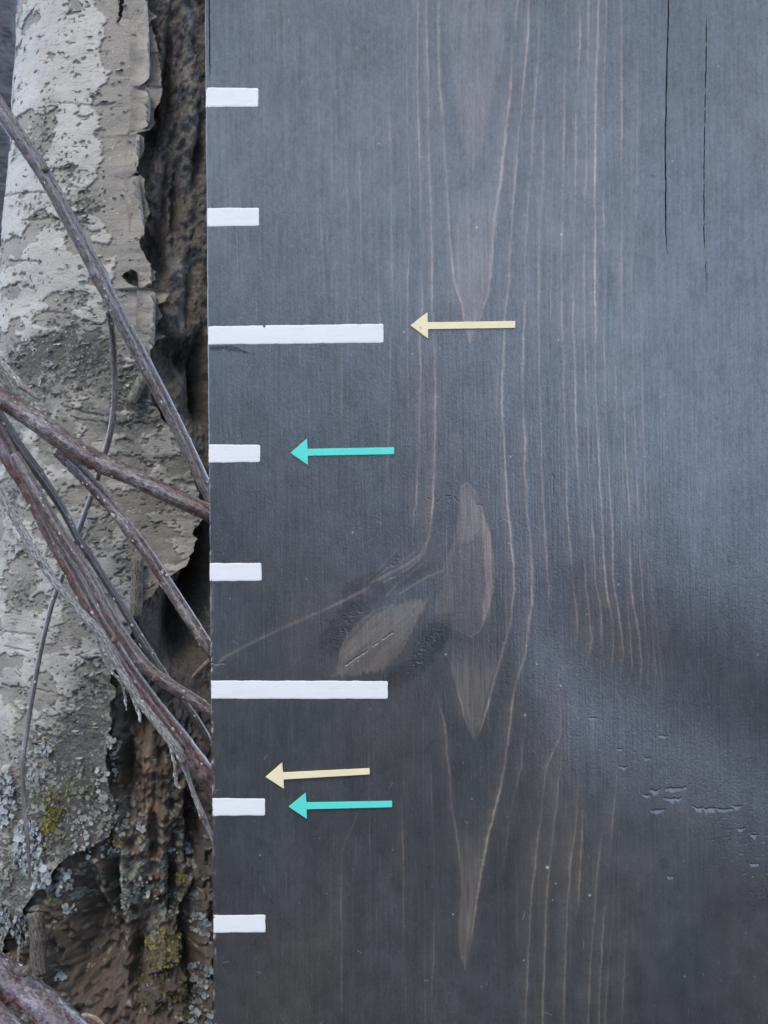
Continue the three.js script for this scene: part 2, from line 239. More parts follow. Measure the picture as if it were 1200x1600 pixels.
// narrow checks in the wood: [depth mm, half width px, polyline]
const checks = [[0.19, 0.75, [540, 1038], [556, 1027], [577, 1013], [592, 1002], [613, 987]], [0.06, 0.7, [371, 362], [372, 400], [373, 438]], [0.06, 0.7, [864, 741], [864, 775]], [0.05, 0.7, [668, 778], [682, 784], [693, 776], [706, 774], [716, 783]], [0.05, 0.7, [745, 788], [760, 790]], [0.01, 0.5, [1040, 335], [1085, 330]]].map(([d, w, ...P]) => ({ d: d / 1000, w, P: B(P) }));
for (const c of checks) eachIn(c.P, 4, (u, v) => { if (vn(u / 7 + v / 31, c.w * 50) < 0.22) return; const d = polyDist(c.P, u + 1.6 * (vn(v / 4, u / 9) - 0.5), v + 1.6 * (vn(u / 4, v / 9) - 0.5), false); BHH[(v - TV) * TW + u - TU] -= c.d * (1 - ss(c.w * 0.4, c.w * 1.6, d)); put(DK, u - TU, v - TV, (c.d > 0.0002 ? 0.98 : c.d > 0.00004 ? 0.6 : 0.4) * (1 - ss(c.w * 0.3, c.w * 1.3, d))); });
// dark spill of stain under a long scale line
{ const P = B([[327, 540], [362, 540], [380, 546], [393, 552], [372, 551], [350, 547], [327, 548]]); eachIn(P, 4, (u, v) => { if (inPoly(P, u, v + 3 * (vn(u / 9, v / 4) - 0.5))) DK[(v - TV) * TW + u - TU] = 0.8; }); }
// dust and grit
{ const r = rng(5);
  for (let i = 0; i < 1500; i++) { const u = r() * TW, v = r() * THH, s = 0.5 + 0.75 * r() * r(), k = 0.08 + 0.35 * r() * r() * r(); for (let y = -3; y <= 3; y++) for (let x = -3; x <= 3; x++) put(WH, Math.round(u) + x, Math.round(v) + y, k * Math.exp(-((x + Math.round(u) - u) ** 2 + (y + Math.round(v) - v) ** 2) / (s * s))); }
  for (const [x, y, s] of [[855, 1355, 2.2], [868, 1380, 1.3], [863, 1406, 1.1], [921, 1398, 1.8], [818, 1500, 1.2], [1069, 1525, 1.2], [631, 519, 1.6], [797, 713, 1.5], [794, 848, 1.3], [872, 531, 1.4], [876, 366, 1.7], [744, 355, 1.8], [591, 224, 1.2], [550, 831, 1.4], [644, 553, 1.2], [966, 913, 1.4], [1050, 251, 1.3], [1122, 103, 1.2], [696, 1022, 1.5], [820, 1117, 1.6], [876, 1072, 1.6], [822, 1008, 1.2], [838, 1038, 1.3], [707, 1428, 1.5], [1184, 1023, 1.3], [405, 1336, 1.2], [478, 904, 1.2]]) { const [u, v] = toBoard(x, y); for (let b = -5; b <= 5; b++) for (let a = -5; a <= 5; a++) put(WH, Math.round(u - TU) + a, Math.round(v - TV) + b, (0.3 + 0.12 * s * s) * Math.exp(-(a * a + b * b) / (s * s * 0.7))); }
  // hair scratches
  for (let i = 0; i < 60; i++) { let u = r() * TW, v = r() * THH, a = r() * 6.28; const k = 0.1 + 0.12 * r(); for (let j = 0; j < 6 + r() * 14; j++) { put(WH, Math.round(u), Math.round(v), k); u += Math.cos(a); v += Math.sin(a); a += (r() - 0.5) * 0.5; } }
}
const boardColor = colorTex(TW, THH, (c, r, o) => {
  const u = c + TU, v = r + TV, k = r * TW + c;
  const blot = fbm(u / 150 + 3, v / 210 + 8, 4), s1 = vn(u * 0.52, v * 0.013), s2 = vn(u * 0.16 + 4, v * 0.005), s3 = vn(u * 0.9, v * 0.03), grit = vn(u * 0.95 + 50, v * 0.95);
  const fade = ss(1080, 960, u) * ss(360, 520, u);
  const line = Math.pow(ss(0.72, 1, vn(u * 0.33 + 9, v * 0.0042)), 2) * (0.3 + vn(u * 0.3, v * 0.03)) * fade;
  const mot = fbm(u / 22 + 60, v / 30 + 12, 4), fz = vn(u / 2.6 + 8, v / 3.4);
  let b = 0.039 * (0.68 + 0.64 * blot) * (0.68 + 0.64 * mot) * (0.95 + 0.1 * s1) * (0.94 + 0.12 * s2) * (0.95 + 0.1 * s3) * (0.86 + 0.28 * grit) * (0.9 + 0.2 * fz);
  const warm = ss(0.46, 0.66, fbm(u / 120 + 70, v / 190 + 20, 3)) * 0.8 + 0.3 * fade;
  const g = BR[k] + line * 0.18;
  const gr = g * (0.75 + 0.5 * s3);
  o[0] = b * (0.95 + 0.16 * warm) + gr * 0.168; o[1] = b * (1.0 + 0.03 * warm) + gr * 0.124; o[2] = b * (1.05 - 0.05 * warm) + gr * 0.092;
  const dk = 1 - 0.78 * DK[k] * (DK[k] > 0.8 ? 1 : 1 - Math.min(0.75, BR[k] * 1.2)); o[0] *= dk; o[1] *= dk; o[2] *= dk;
  if (u < U0 + 7) { const e = ss(0.52, 0.68, fbm(v / 16 + 3, u / 9, 4)) * ss(6.5, 1.5, u - U0) * ss(700, 1150, v + 260 * (vn(v / 90, 3) - 0.5)); for (let i = 0; i < 3; i++) o[i] = mix(o[i], [0.25, 0.245, 0.24][i], e * 0.8); }
  const w = WH[k]; o[0] = mix(o[0], 0.62, w); o[1] = mix(o[1], 0.63, w); o[2] = mix(o[2], 0.64, w);
});
const boardBump = grayTex(TW, THH, (c, r) => {
  const u = c + TU, v = r + TV;
  const f = 0.000012 * vn(u * 0.52, v * 0.013) + 0.000010 * vn(u * 0.95, v * 0.05) + 0.000012 * vn(u * 0.6 + 40, v * 0.5) + 0.00003 * fbm(u / 20 + 3, v / 80, 4) + 0.00003 * WH[r * TW + c];
  return (0.0005 + BHH[r * TW + c] + f) / 0.0006;
});
// the finish took unevenly: blotches, brush drag and pinholes in its gloss
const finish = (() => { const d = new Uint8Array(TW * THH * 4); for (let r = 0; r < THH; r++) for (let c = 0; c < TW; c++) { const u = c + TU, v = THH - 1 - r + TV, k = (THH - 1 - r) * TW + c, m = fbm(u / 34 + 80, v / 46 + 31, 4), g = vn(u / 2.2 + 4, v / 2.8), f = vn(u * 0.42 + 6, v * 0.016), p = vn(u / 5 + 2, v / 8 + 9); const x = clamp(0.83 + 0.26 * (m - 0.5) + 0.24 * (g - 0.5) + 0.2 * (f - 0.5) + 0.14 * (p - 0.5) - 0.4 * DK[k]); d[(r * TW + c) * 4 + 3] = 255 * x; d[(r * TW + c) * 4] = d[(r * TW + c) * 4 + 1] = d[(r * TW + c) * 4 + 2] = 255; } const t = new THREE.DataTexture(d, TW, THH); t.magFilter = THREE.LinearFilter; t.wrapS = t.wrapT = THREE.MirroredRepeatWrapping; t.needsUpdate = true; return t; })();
const boardMat = new THREE.MeshPhysicalMaterial({ map: boardColor, bumpMap: boardBump, bumpScale: 0.0006, roughness: 0.26, ior: 1.9, specularIntensity: 1, specularIntensityMap: finish });
boardMat.name = 'stained_wood';

// gentle swell of the face: it dips along the run-out of the grain under the knot
const dip = B([[760, 955], [850, 1010], [950, 1062], [1050, 1105], [1200, 1178], [1420, 1280]]);
function swell(u, v) {
  let z = 0;
  const yl = lerpList(dip, u), t = (v - yl) * 0.9, k = ss(790, 930, u);
  z -= 0.0008 * k * (t < 0 ? Math.exp(-((t / 118) ** 2)) : Math.exp(-((t / 120) ** 2)));
  const dx = (u - 600), dy = (v - 995), X = dx * 0.77 - dy * 0.63, Y = dx * 0.63 + dy * 0.77;
  z += 0.00022 * Math.exp(-((X / 90) ** 2) - ((Y / 45) ** 2));
  z += 0.0003 * (fbm(u / 260 + 5, v / 420 + 3, 2) - 0.5);
  return z;
}
const cracks = [
  { P: B([[1049, -420], [1045, 0], [1042, 110], [1039, 227], [1040, 293], [1040, 367], [1042, 396]]), d: 0.0014, h: 0.95, a: -420, b: 402 },
  { P: B([[1105, -20], [1104, 31], [1103, 110], [1100, 257], [1100, 367], [1103, 420], [1103, 465]]), d: 0.0007, h: 0.75, a: 24, b: 465 },
  { P: B([[327, -420], [327, 0], [327.6, 60], [328, 130], [328.2, 200]]), d: 0.0009, h: 0.7, a: -420, b: 132 },
].map((c) => ({ ...c, L: c.P.map(([u, v]) => [v, u]), u0: c.P[1][0] }));
{
  const us = [0, 0.8, 1.8, 3.2, 5].map((x) => ({ u: U0 + x, arris: x }));
  for (let u = U0 + 7.5; u < 1216; u += 2.5) us.push({ u });
  for (let u = 1220; u < U1; u += 12) us.push({ u }); us.push({ u: U1 });
  let cols = us.filter((c) => !cracks.some((k) => Math.abs(c.u - k.u0) < 1.9));
  cracks.forEach((k, i) => [-1, -0.5, 0, 0.5, 1].forEach((o) => cols.push({ u: k.u0 + o * 0.9, crack: i, o })));
  cols.sort((a, b) => a.u - b.u);
  const vs = []; for (let v = V0; v < -20; v += 10) vs.push(v); for (let v = -20; v < 1625; v += 2.5) vs.push(v); for (let v = 1640; v < V1; v += 20) vs.push(v); vs.push(V1);
  const nC = cols.length, nR = vs.length, pos = [], uv = [], idx = [];
  const add = (u, v, z) => { pos.push((u - 600) / S, (800 - v) / S + H, z); uv.push((u - TU) / TW, 1 - (v - TV) / THH); return pos.length / 3 - 1; };
  for (const v of vs) for (const c of cols) {
    let u = c.u, z;
    for (const k of cracks) { const w = 1 - clamp(Math.abs(c.u - k.u0) / (k.u0 < 360 ? 5 : 40)); u += (lerpList(k.L, v) + 1.2 * (vn(v / 11, k.u0) - 0.5) - k.u0) * w; }
    if (c.crack !== undefined) {
      const k = cracks[c.crack], live = v > k.a && v < k.b ? Math.min(1, (v - k.a) / 30, (k.b - v) / 50) * (0.55 + 0.6 * vn(v / 8, k.u0 + 3)) * (c.crack === 1 ? ss(0.15, 0.4, vn(v / 6, 9)) : 1) : 0;
      const h = k.h * (0.25 + 0.75 * live); u += (c.o - c.o * 0.9) + c.o * (h - 1) ;
      z = swell(u, v) - (Math.abs(c.o) < 0.9 ? k.d * Math.min(1, live * 1.5) : 0);
    } else z = swell(u, v);
    if (c.u < U0 + 7) { const x = c.u - U0, chip = ss(0.55, 0.8, fbm(v / 13, 4, 3)) * ss(500, 1100, v), rr = 2.6 + 3.5 * chip; const q = clamp(1 - x / rr); z -= (1 - Math.sqrt(1 - q * q)) * rr / S * 1.0; if (x < 0.5) u += 0.9 * (vn(v / 17, 2) - 0.5) + 1.2 * chip * vn(v / 5, 6); }
    add(u, v, z);
  }
  for (let r = 0; r < nR - 1; r++) for (let c = 0; c < nC - 1; c++) { const a = r * nC + c, b = a + 1, d = a + nC, e = d + 1; idx.push(a, d, b, b, d, e); }
  // edges and back
  const T = -0.018, strip = (front) => { const f = front.map((i) => { pos.push(pos[i * 3], pos[i * 3 + 1], pos[i * 3 + 2]); uv.push(uv[i * 2] , uv[i * 2 + 1]); return pos.length / 3 - 1; }), g = front.map((i) => { pos.push(pos[i * 3], pos[i * 3 + 1], T); uv.push(uv[i * 2] + 0.09, uv[i * 2 + 1] + 0.02); return pos.length / 3 - 1; }); for (let i = 0; i < f.length - 1; i++) idx.push(f[i], g[i], f[i + 1], f[i + 1], g[i], g[i + 1]); };
  strip(vs.map((_, r) => r * nC)); strip(vs.map((_, r) => r * nC + nC - 1)); strip(cols.map((_, c) => c)); strip(cols.map((_, c) => (nR - 1) * nC + c));
  const q = [[U0, V0], [U1, V0], [U0, V1], [U1, V1]].map(([u, v]) => add(u, v, T)); idx.push(q[0], q[1], q[2], q[1], q[3], q[2]);
  const g = new THREE.BufferGeometry(); g.setAttribute('position', new THREE.Float32BufferAttribute(pos, 3)); g.setAttribute('uv', new THREE.Float32BufferAttribute(uv, 2)); g.setIndex(idx); g.computeVertexNormals();
  const board = thing('measuring_board', 'dark stained wooden board with white painted scale lines and a knot', 'board', [H * sT, H - H * cT, 0]);
  board.rotation.z = TH;
  mesh('panel', g, boardMat, board);

  // painted scale lines, one part each
  const paintMap = colorTex(256, 128, (c, r, o) => { const n = vn(c / 40, r / 1.6), m = fbm(c / 18, r / 9, 3), k = 0.71 * (0.94 + 0.03 * n + 0.05 * m); const w2 = ss(0.62, 0.75, fbm(c / 30 + 4, r / 4 + 9, 4)) * 0.05; o[0] = k * (1 - w2); o[1] = k * 0.985 * (1 - w2); o[2] = k * 0.955 * (1 - w2); });
  const paintBump = grayTex(256, 128, (c, r) => 0.5 * vn(c / 46, r / 1.8) + 0.35 * fbm(c / 14, r / 7, 3));
  const paint = new THREE.MeshStandardMaterial({ map: paintMap, bumpMap: paintBump, bumpScale: 0.000012, roughness: 0.5 }); paint.name = 'white_paint';
  const marks = [
    [[322, 137], [403.6, 138], [403.6, 167], [322, 168]], [[324, 325], [404.7, 325], [404.7, 353], [324, 354.5]], [[325.5, 510], [599, 506], [599, 535.7], [325.5, 538.6]],
    [[326, 694.5], [406.5, 695], [406.5, 722], [326, 723]], [[328, 880], [408.7, 879.6], [408.7, 907.5], [328, 908]], [[330, 1063.5], [606, 1064], [606, 1092], [330, 1092]],
    [[332, 1247], [414, 1248], [414, 1274], [332, 1275]], [[333.3, 1430], [414.6, 1429.5], [414.6, 1457], [333.3, 1457.5]]];
  marks.forEach((P, m) => {
    const Q = B(P), r = rng(m + 40), nx = Math.round((Q[1][0] - Q[0][0]) / 1.3), ny = 22, ps = [], us2 = [], ix = [];
    const rag = (t, k) => 0.7 * (vn(t / 12, k + m * 13) - 0.5) + 0.35 * (vn(t / 2.5, k + m * 7) - 0.5);
    for (let j = -1; j <= ny + 1; j++) for (let i = -1; i <= nx + 1; i++) {
      const s = clamp(i / nx), t = clamp(j / ny), x0 = mix(Q[0][0], Q[3][0], t), x1 = mix(Q[1][0], Q[2][0], t), y0 = mix(Q[0][1], Q[1][1], s), y1 = mix(Q[3][1], Q[2][1], s);
      const round = (1 - Math.sqrt(1 - Math.min(1, Math.max(0, (Math.abs(t - 0.5) * 2 - 0.86) / 0.14)) ** 2)) * 2.2;
      let u = mix(x0 + rag(t * 30, 1) * 1.4, x1 - round + rag(t * 30, 2) * 1.1, s); let v = mix(y0 + rag(s * nx * 1.3, 3), y1 + rag(s * nx * 1.3, 4), t);
      if (m === 2 && t < 0.5) { const q = (u - 413 - 2.3) / 2.2; if (Math.abs(q) < 1) v = Math.max(v, y0 + 4.2 * (1 - q * q)); }   // nick in the upper edge
      const skirt = i < 0 || j < 0 || i > nx || j > ny, e = Math.min(s * nx, (1 - s) * nx, t * ny, (1 - t) * ny);
      const z = swell(u, v) + (skirt ? -0.0001 : 0.00008 - 0.00003 * (e < 1 ? 1 : e < 2 ? 0.25 : 0) + 0.00001 * vn(u / 6, v / 3)) - (u - U0 < 3 ? 0.00008 : 0);
      ps.push((u - 600) / S, (800 - v) / S + H, z); us2.push(u / 256 + m * 0.37, v / 128);
    }
    const W = nx + 3; for (let j = 0; j < ny + 2; j++) for (let i = 0; i < nx + 2; i++) { const a = j * W + i; ix.push(a, a + W, a + 1, a + 1, a + W, a + W + 1); }
    const g2 = new THREE.BufferGeometry(); g2.setAttribute('position', new THREE.Float32BufferAttribute(ps, 3)); g2.setAttribute('uv', new THREE.Float32BufferAttribute(us2, 2)); g2.setIndex(ix); g2.computeVertexNormals();
    mesh('scale_line', g2, paint, board);
  });
}

// ------------------------------------------------------------------ four flat arrows on the board
{
  const speck = (r, g, b, seed) => { const R = rng(seed), pts = Array.from({ length: 14 }, () => [R() * 128, R() * 128, 0.7 + R() * 1.1]); return colorTex(128, 128, (c, q, o) => { let k = 0.95 + 0.08 * fbm(c / 20, q / 20 + seed, 3); for (const p of pts) k *= 1 - 0.35 * Math.exp(-((c - p[0]) ** 2 + (q - p[1]) ** 2) / (p[2] ** 2)); o[0] = r * k; o[1] = g * k; o[2] = b * k; }); };
  const yellow = new THREE.MeshStandardMaterial({ map: speck(0.76, 0.66, 0.40, 3), roughness: 0.55 }); yellow.name = 'pale_yellow_enamel';
  const teal = new THREE.MeshStandardMaterial({ map: speck(0.085, 0.62, 0.51, 9), roughness: 0.5 }); teal.name = 'turquoise_enamel';
  const make = (P, mat, label) => {
    const zs = P.map(([x, y]) => swell(...toBoard(x, y))), z = Math.max(...zs) + 0.00012;
    const cx = P.reduce((s, p) => s + p[0], 0) / P.length, cy = P.reduce((s, p) => s + p[1], 0) / P.length, c = at(cx, cy, 0), bv = 0.00009;
    // corners lightly rounded
    const sh = new THREE.Shape(), n = P.length, loc = P.map(([x, y]) => new THREE.Vector2((x - cx) / S, (cy - y) / S));
    for (let i = 0; i < n; i++) { const a = loc[(i + n - 1) % n], b = loc[i], e = loc[(i + 1) % n], r = 0.00016, p = b.clone().add(a.clone().sub(b).setLength(r)), q = b.clone().add(e.clone().sub(b).setLength(r)); if (i) sh.lineTo(p.x, p.y); else sh.moveTo(p.x, p.y); sh.quadraticCurveTo(b.x, b.y, q.x, q.y); }
    sh.closePath();
    const g = new THREE.ExtrudeGeometry(sh, { depth: 0.00035, bevelEnabled: true, bevelThickness: bv, bevelSize: bv, bevelOffset: -bv, bevelSegments: 3, curveSegments: 4 });
    const u = g.attributes.uv, p = g.attributes.position; for (let i = 0; i < u.count; i++) u.setXY(i, p.getX(i) * 60 + cx, p.getY(i) * 60 + cy);
    const m = mesh(numbered('arrow_marker'), g, mat); m.position.set(c.x, c.y, z); return tag(m, label, 'arrow', 'arrow markers on the board');
  };
  make([[641, 509], [668, 488], [668.3, 504], [805, 502], [804.6, 513], [668.6, 515], [669, 530]], yellow, 'pale yellow flat arrow pointing at the end of a long white line');
  make([[454, 708], [480, 685], [481, 701.5], [616, 699], [616, 710], [481, 712.5], [481.5, 727]], teal, 'turquoise flat arrow pointing at a short white line, no yellow arrow near it');
  make([[415, 1213.5], [441, 1191], [442.5, 1206.5], [577.5, 1200], [577.8, 1209.5], [443.3, 1217.5], [443.8, 1232]], yellow, 'pale yellow flat arrow slightly tilted, close above a turquoise arrow');
  make([[451, 1260], [478, 1238], [479, 1253.3], [612.6, 1251], [612.8, 1260.8], [479.3, 1264], [479.6, 1279]], teal, 'turquoise flat arrow close below a tilted pale yellow arrow');
}

// ------------------------------------------------------------------ birch trunk
const KS = S * D / (D + 0.072), RR = 262, AX = -(0.072 + 0.0445);   // unrolled pixels per metre, reference radius in those pixels, axis depth
const TCX = [[-900, 240], [-300, 230], [0, 225], [380, 205], [800, 200], [1600, 210], [3300, 215]], TRR = [[-900, 240], [-300, 246], [0, 249], [380, 262], [800, 272], [1200, 285], [1600, 300], [3300, 390]];
function trunkAt(a, b, out = 0) {     // a: arc in pixels from the front line, b: height as photograph row, out: metres off the surface
  const th = a / RR, r = lerpList(TRR, b) / KS + out;
  return [(lerpList(TCX, b) - 600) / KS + r * Math.sin(th), H + (800 - b) / KS, AX + r * Math.cos(th)];
}
function onTrunk(px, py) {            // where on the trunk a photograph pixel falls
  let a = 0, b = py;
  for (let i = 0; i < 14; i++) { const [x, y, z] = trunkAt(a, b), k = S * D / (D - z), ex = px - (600 + x * k), ey = py - (800 - (y - H) * k); a = clamp(a + ex / Math.max(0.35, Math.cos(a / RR)) * 0.8, -400, 400); b += ey; }
  return [a, b];
}
const F = (L) => L.map(([x, y]) => onTrunk(x, y));
// free edge of the papery outer bark (photograph pixels), from the top down
const edge = [[238, -200], [240, -60], [227, 3], [238, 25], [247, 31], [236, 42], [243, 62], [248, 85], [251, 113], [253, 138], [254, 153], [249, 167], [242, 181], [242, 198], [235, 207], [214, 211], [227, 217], [227, 235], [221, 249], [214, 261], [217, 272], [228, 283], [227, 309], [235, 331], [229, 357], [219, 380], [222, 390], [229, 407], [242, 428], [242, 440], [226, 452], [262, 460], [258, 473], [246, 479], [252, 496], [245, 507], [244, 522], [260, 527], [244, 534], [235, 550], [236, 565], [232, 600], [240, 635], [258, 662], [283, 690], [296, 720], [303, 760], [308, 800], [309, 812], [296, 834], [305, 842], [296, 862], [286, 884], [262, 900], [238, 925], [226, 945], [217, 970], [201, 1000], [193, 1040], [191, 1080], [190, 1120], [187, 1150], [182, 1180], [176, 1220], [170, 1262], [163, 1300], [140, 1322], [118, 1338], [104, 1352], [92, 1380], [60, 1400], [40, 1430], [20, 1460], [6, 1500], [-10, 1560], [-20, 1700]];
const edgeAB = F(edge).map(([a, b]) => [b, a]).sort((p, q) => p[0] - q[0]);
const bound = (b) => lerpList(edgeAB, b) + 5 * (fbm(b / 7, 3, 3) - 0.5) + (b > 560 ? 9 * (fbm(b / 16, 8, 3) - 0.5) : 0) + (b > 900 ? 46 * (fbm(b / 75, 18, 5) - 0.5) + 14 * (fbm(b / 15, 29, 3) - 0.5) : 0);
const layerAB = F([[160, -200], [153, 8], [167, 31], [167, 54], [160, 71], [159, 88], [163, 105], [173, 113], [171, 132], [159, 139], [153, 153], [143, 166], [159, 184], [160, 198], [161, 218], [164, 249], [153, 280], [144, 292], [128, 302], [135, 330], [160, 345], [176, 375], [184, 405], [176, 440], [165, 480], [172, 515], [160, 538], [120, 545], [80, 548]]).map(([a, b]) => [b, a]).sort((p, q) => p[0] - q[0]);
const blob = (L) => L.map(([x, y, rx, ry, k]) => { const [a, b] = onTrunk(x, y); return [a, b, rx, ry, k]; });
const sumB = (L, a, b) => { let s = 0; for (const q of L) { const X = (a - q[0]) / q[2], Y = (b - q[1]) / q[3], t = X * X + Y * Y; if (t < 5) s += q[4] * Math.exp(-t); } return s; };
const dirt = blob([[115, 55, 26, 22, 0.5], [118, 18, 18, 14, 0.5], [108, 100, 22, 16, 0.4], [85, 180, 26, 40, 0.45], [75, 225, 30, 40, 0.5], [112, 275, 34, 26, 0.75], [135, 320, 36, 24, 0.8], [148, 150, 12, 8, 0.8], [60, 330, 40, 26, 0.4], [110, 345, 40, 30, 0.5], [130, 465, 34, 22, 0.7], [140, 410, 20, 14, 0.4], [50, 440, 45, 22, 0.45], [110, 535, 60, 34, 1.1], [60, 560, 70, 40, 0.9], [150, 555, 40, 40, 0.9], [35, 590, 40, 36, 0.9], [110, 610, 60, 30, 0.7], [210, 600, 28, 40, 0.9], [230, 640, 40, 30, 0.7], [60, 660, 40, 16, 0.4], [150, 850, 40, 30, 0.6], [60, 770, 30, 40, 0.6], [20, 780, 30, 40, 0.7], [240, 720, 50, 50, 0.35], [280, 800, 30, 40, 0.4], [210, 900, 30, 50, 0.7], [40, 860, 60, 20, 0.5], [40, 930, 60, 30, 0.5], [110, 985, 40, 18, 0.5], [145, 1040, 40, 30, 0.8], [165, 1100, 40, 40, 0.9], [120, 1110, 50, 30, 0.5], [30, 1075, 40, 16, 0.5], [110, 1180, 60, 50, 0.75], [150, 1200, 40, 60, 0.9], [60, 1170, 60, 30, 0.55], [90, 1280, 70, 50, 0.9], [130, 1300, 60, 40, 1.0], [20, 1240, 60, 60, 0.7], [20, 1400, 80, 80, 1.1], [170, 790, 40, 20, 0.5], [100, 1250, 90, 50, 0.35], [150, 1150, 60, 50, 0.4], [130, 1290, 50, 40, 0.4], [30, 1340, 60, 60, 0.4]]);
const pale = blob([[130, 100, 40, 60, 0.6], [140, 240, 30, 30, 0.6], [60, 270, 30, 30, 0.4], [50, 480, 50, 26, 0.7], [150, 380, 30, 40, 0.4], [80, 400, 50, 20, 0.4], [160, 500, 20, 40, 0.6], [120, 590, 20, 10, 0.8], [118, 640, 40, 18, 0.5], [30, 660, 30, 20, 0.5], [170, 700, 40, 40, 0.3], [40, 960, 40, 30, 0.4], [40, 1100, 50, 40, 0.5], [60, 1000, 50, 20, 0.5], [100, 970, 20, 10, 0.6], [20, 1160, 30, 30, 0.4]]);
// horizontal splits in the bark
const splits = [[[10, 308], [40, 303], [70, 302], [130, 308], [200, 304]], [[105, 164], [140, 167], [182, 163]], [[40, 345], [90, 342], [150, 352]], [[100, 636], [130, 644], [168, 652]], [[112, 652], [150, 660]], [[20, 408], [70, 410]], [[62, 488], [110, 490]], [[218, 141.5], [236, 141], [255, 141]], [[205, 208], [230, 209]], [[10, 1072], [50, 1076], [85, 1082]], [[0, 985], [60, 992]], [[225, 176], [244, 177]], [[222, 90], [248, 91]], [[10, 1010], [50, 1018]]].map(F);
const TXA = -470, TXB = -150, TXW = 820, TXH = 1900, IW = 1024, IH = 2048;
const layer1 = (a, b) => {           // 1 where the whitest, outermost skin remains
  const j = 9 * (fbm(a / 14, b / 9, 3) - 0.5) + 7 * (vn(a / 30, b / 3.5) - 0.5);
  const top = b < 560 ? ss(-1.5, 1.5, lerpList(layerAB, b) + j - a) : 0;
  const n = fbm(a / 44 + 20, b / 26 + 4, 5) + 0.16 * sumB(pale, a, b) - 0.2 * sumB(dirt, a, b);
  const rags = ss(0.485, 0.50, n + 0.06 * (vn(a / 5, b / 2.4) - 0.5));
  return b < 560 ? top * Math.max(rags, ss(0.40, 0.415, n + 0.06 * (vn(a / 5, b / 2.4) - 0.5))) : rags * 0.9;
};
const crust = (a, b) => {            // 1 where dark algae and crust lie in pits
  const d = sumB(dirt, a, b), n = 0.6 * fbm(a / 12 + 3, b / 8 + 60, 4) + 0.4 * vn(a / 4.5, b / 3);
  return ss(0.715 - 0.33 * d, 0.79 - 0.28 * d, n);
};
const dash = (a, b) => { const n = vn(a / 14 + 5, b / 2.2 + 11), m = vn(a / 40 + 9, b / 30); return ss(0.84 - 0.12 * m, 0.97, n); };
const splitAt = (a, b) => { let d = 9; for (const s of splits) { if (Math.abs(b - s[0][1]) > 30) continue; d = Math.min(d, polyDist(s, a, b + 3 * (vn(a / 8, s[0][1]) - 0.5), false)); } return 1 - ss(0.4, 1.6, d); };
const sheetColor = colorTex(IW, IH, (c, r, o) => {
  const a = TXA + (c + 0.5) / IW * TXW, b = TXB + (r + 0.5) / IH * TXH;
  const l = layer1(a, b), k = crust(a, b), dk = dash(a, b), f = fbm(a / 60, b / 40, 4), g = vn(a / 2, b / 1.6), st = vn(a / 16, b / 1.9 + 30), d = clamp(sumB(dirt, a, b));
  const under = [0.25, 0.226, 0.194], over = [0.42, 0.395, 0.355];
  const grime = ss(470, 620, b + 90 * (fbm(a / 40, b / 40, 2) - 0.5)) * ss(0.38, 0.58, fbm(a / 34 + 15, b / 20 + 40, 4));
  const grain2 = (0.82 + 0.36 * f) * (0.92 + 0.16 * g) * (0.95 + 0.1 * st);
  for (let i = 0; i < 3; i++) { let x = mix(under[i], over[i], l) * grain2; x = mix(x, [0.135, 0.13, 0.108][i] * (0.6 + 0.8 * g), clamp(0.8 * d * ss(0.35, 0.6, fbm(a / 20 + 8, b / 14, 3)) + 0.55 * grime * ss(820, 640, b) + 0.3 * grime)); x = mix(x, [0.055, 0.054, 0.045][i] * (0.6 + 0.8 * g), k * 0.85); x = mix(x, [0.10, 0.085, 0.07][i], dk * 0.6); o[i] = x; }
  const sp = ss(0.9, 0.96, vn(a / 3.2 + 77, b / 2.6)); for (let i = 0; i < 3; i++) o[i] = mix(o[i], [0.55, 0.54, 0.5][i], sp * 0.6);
});
const sheetBump = grayTex(IW, IH, (c, r) => { const a = TXA + (c + 0.5) / IW * TXW, b = TXB + (r + 0.5) / IH * TXH; return 0.35 + 0.25 * layer1(a, b) - 0.3 * crust(a, b) * vn(a / 2.5, b / 2.5) - 0.12 * dash(a, b) + 0.2 * vn(a / 2, b / 1.6) + 0.16 * fbm(a / 9, b / 5, 3); });
const barkMat = new THREE.MeshStandardMaterial({ map: sheetColor, bumpMap: sheetBump, bumpScale: 0.00045, roughness: 0.68, side: THREE.DoubleSide }); barkMat.name = 'birch_bark';
const tuv = (a, b) => [(a - TXA) / TXW, 1 - (b - TXB) / TXH];
const birch = thing('birch_trunk', 'old birch trunk with peeling grey bark, lichen and a rotten base', 'tree trunk', [trunkAt(0, 800 + H * KS)[0], 0, AX]);
const BO = birch.position;
function gridMesh(name, rows, colsOf, point, mat, parent, skip, close) {
  const pos = [], uv = [], idx = []; let W = 0;
  rows.forEach((b, r) => { const cs = colsOf(b, r); W = cs.length; cs.forEach((a, c) => { const p = point(a, b, c, W); pos.push(p[0] - BO.x, p[1] - BO.y, p[2] - BO.z); uv.push(...tuv(a, b)); }); });
  for (let r = 0; r < rows.length - 1; r++) for (let c = 0; c < W - 1; c++) { if (skip && skip(rows[r], c, W, pos, r * W + c, r)) continue; const i = r * W + c; idx.push(i, i + W, i + 1, i + 1, i + W, i + W + 1); }
  const g = new THREE.BufferGeometry(); g.setAttribute('position', new THREE.Float32BufferAttribute(pos, 3)); g.setAttribute('uv', new THREE.Float32BufferAttribute(uv, 2)); g.setIndex(idx); g.computeVertexNormals();
  return mesh(name, g, mat, parent);
}
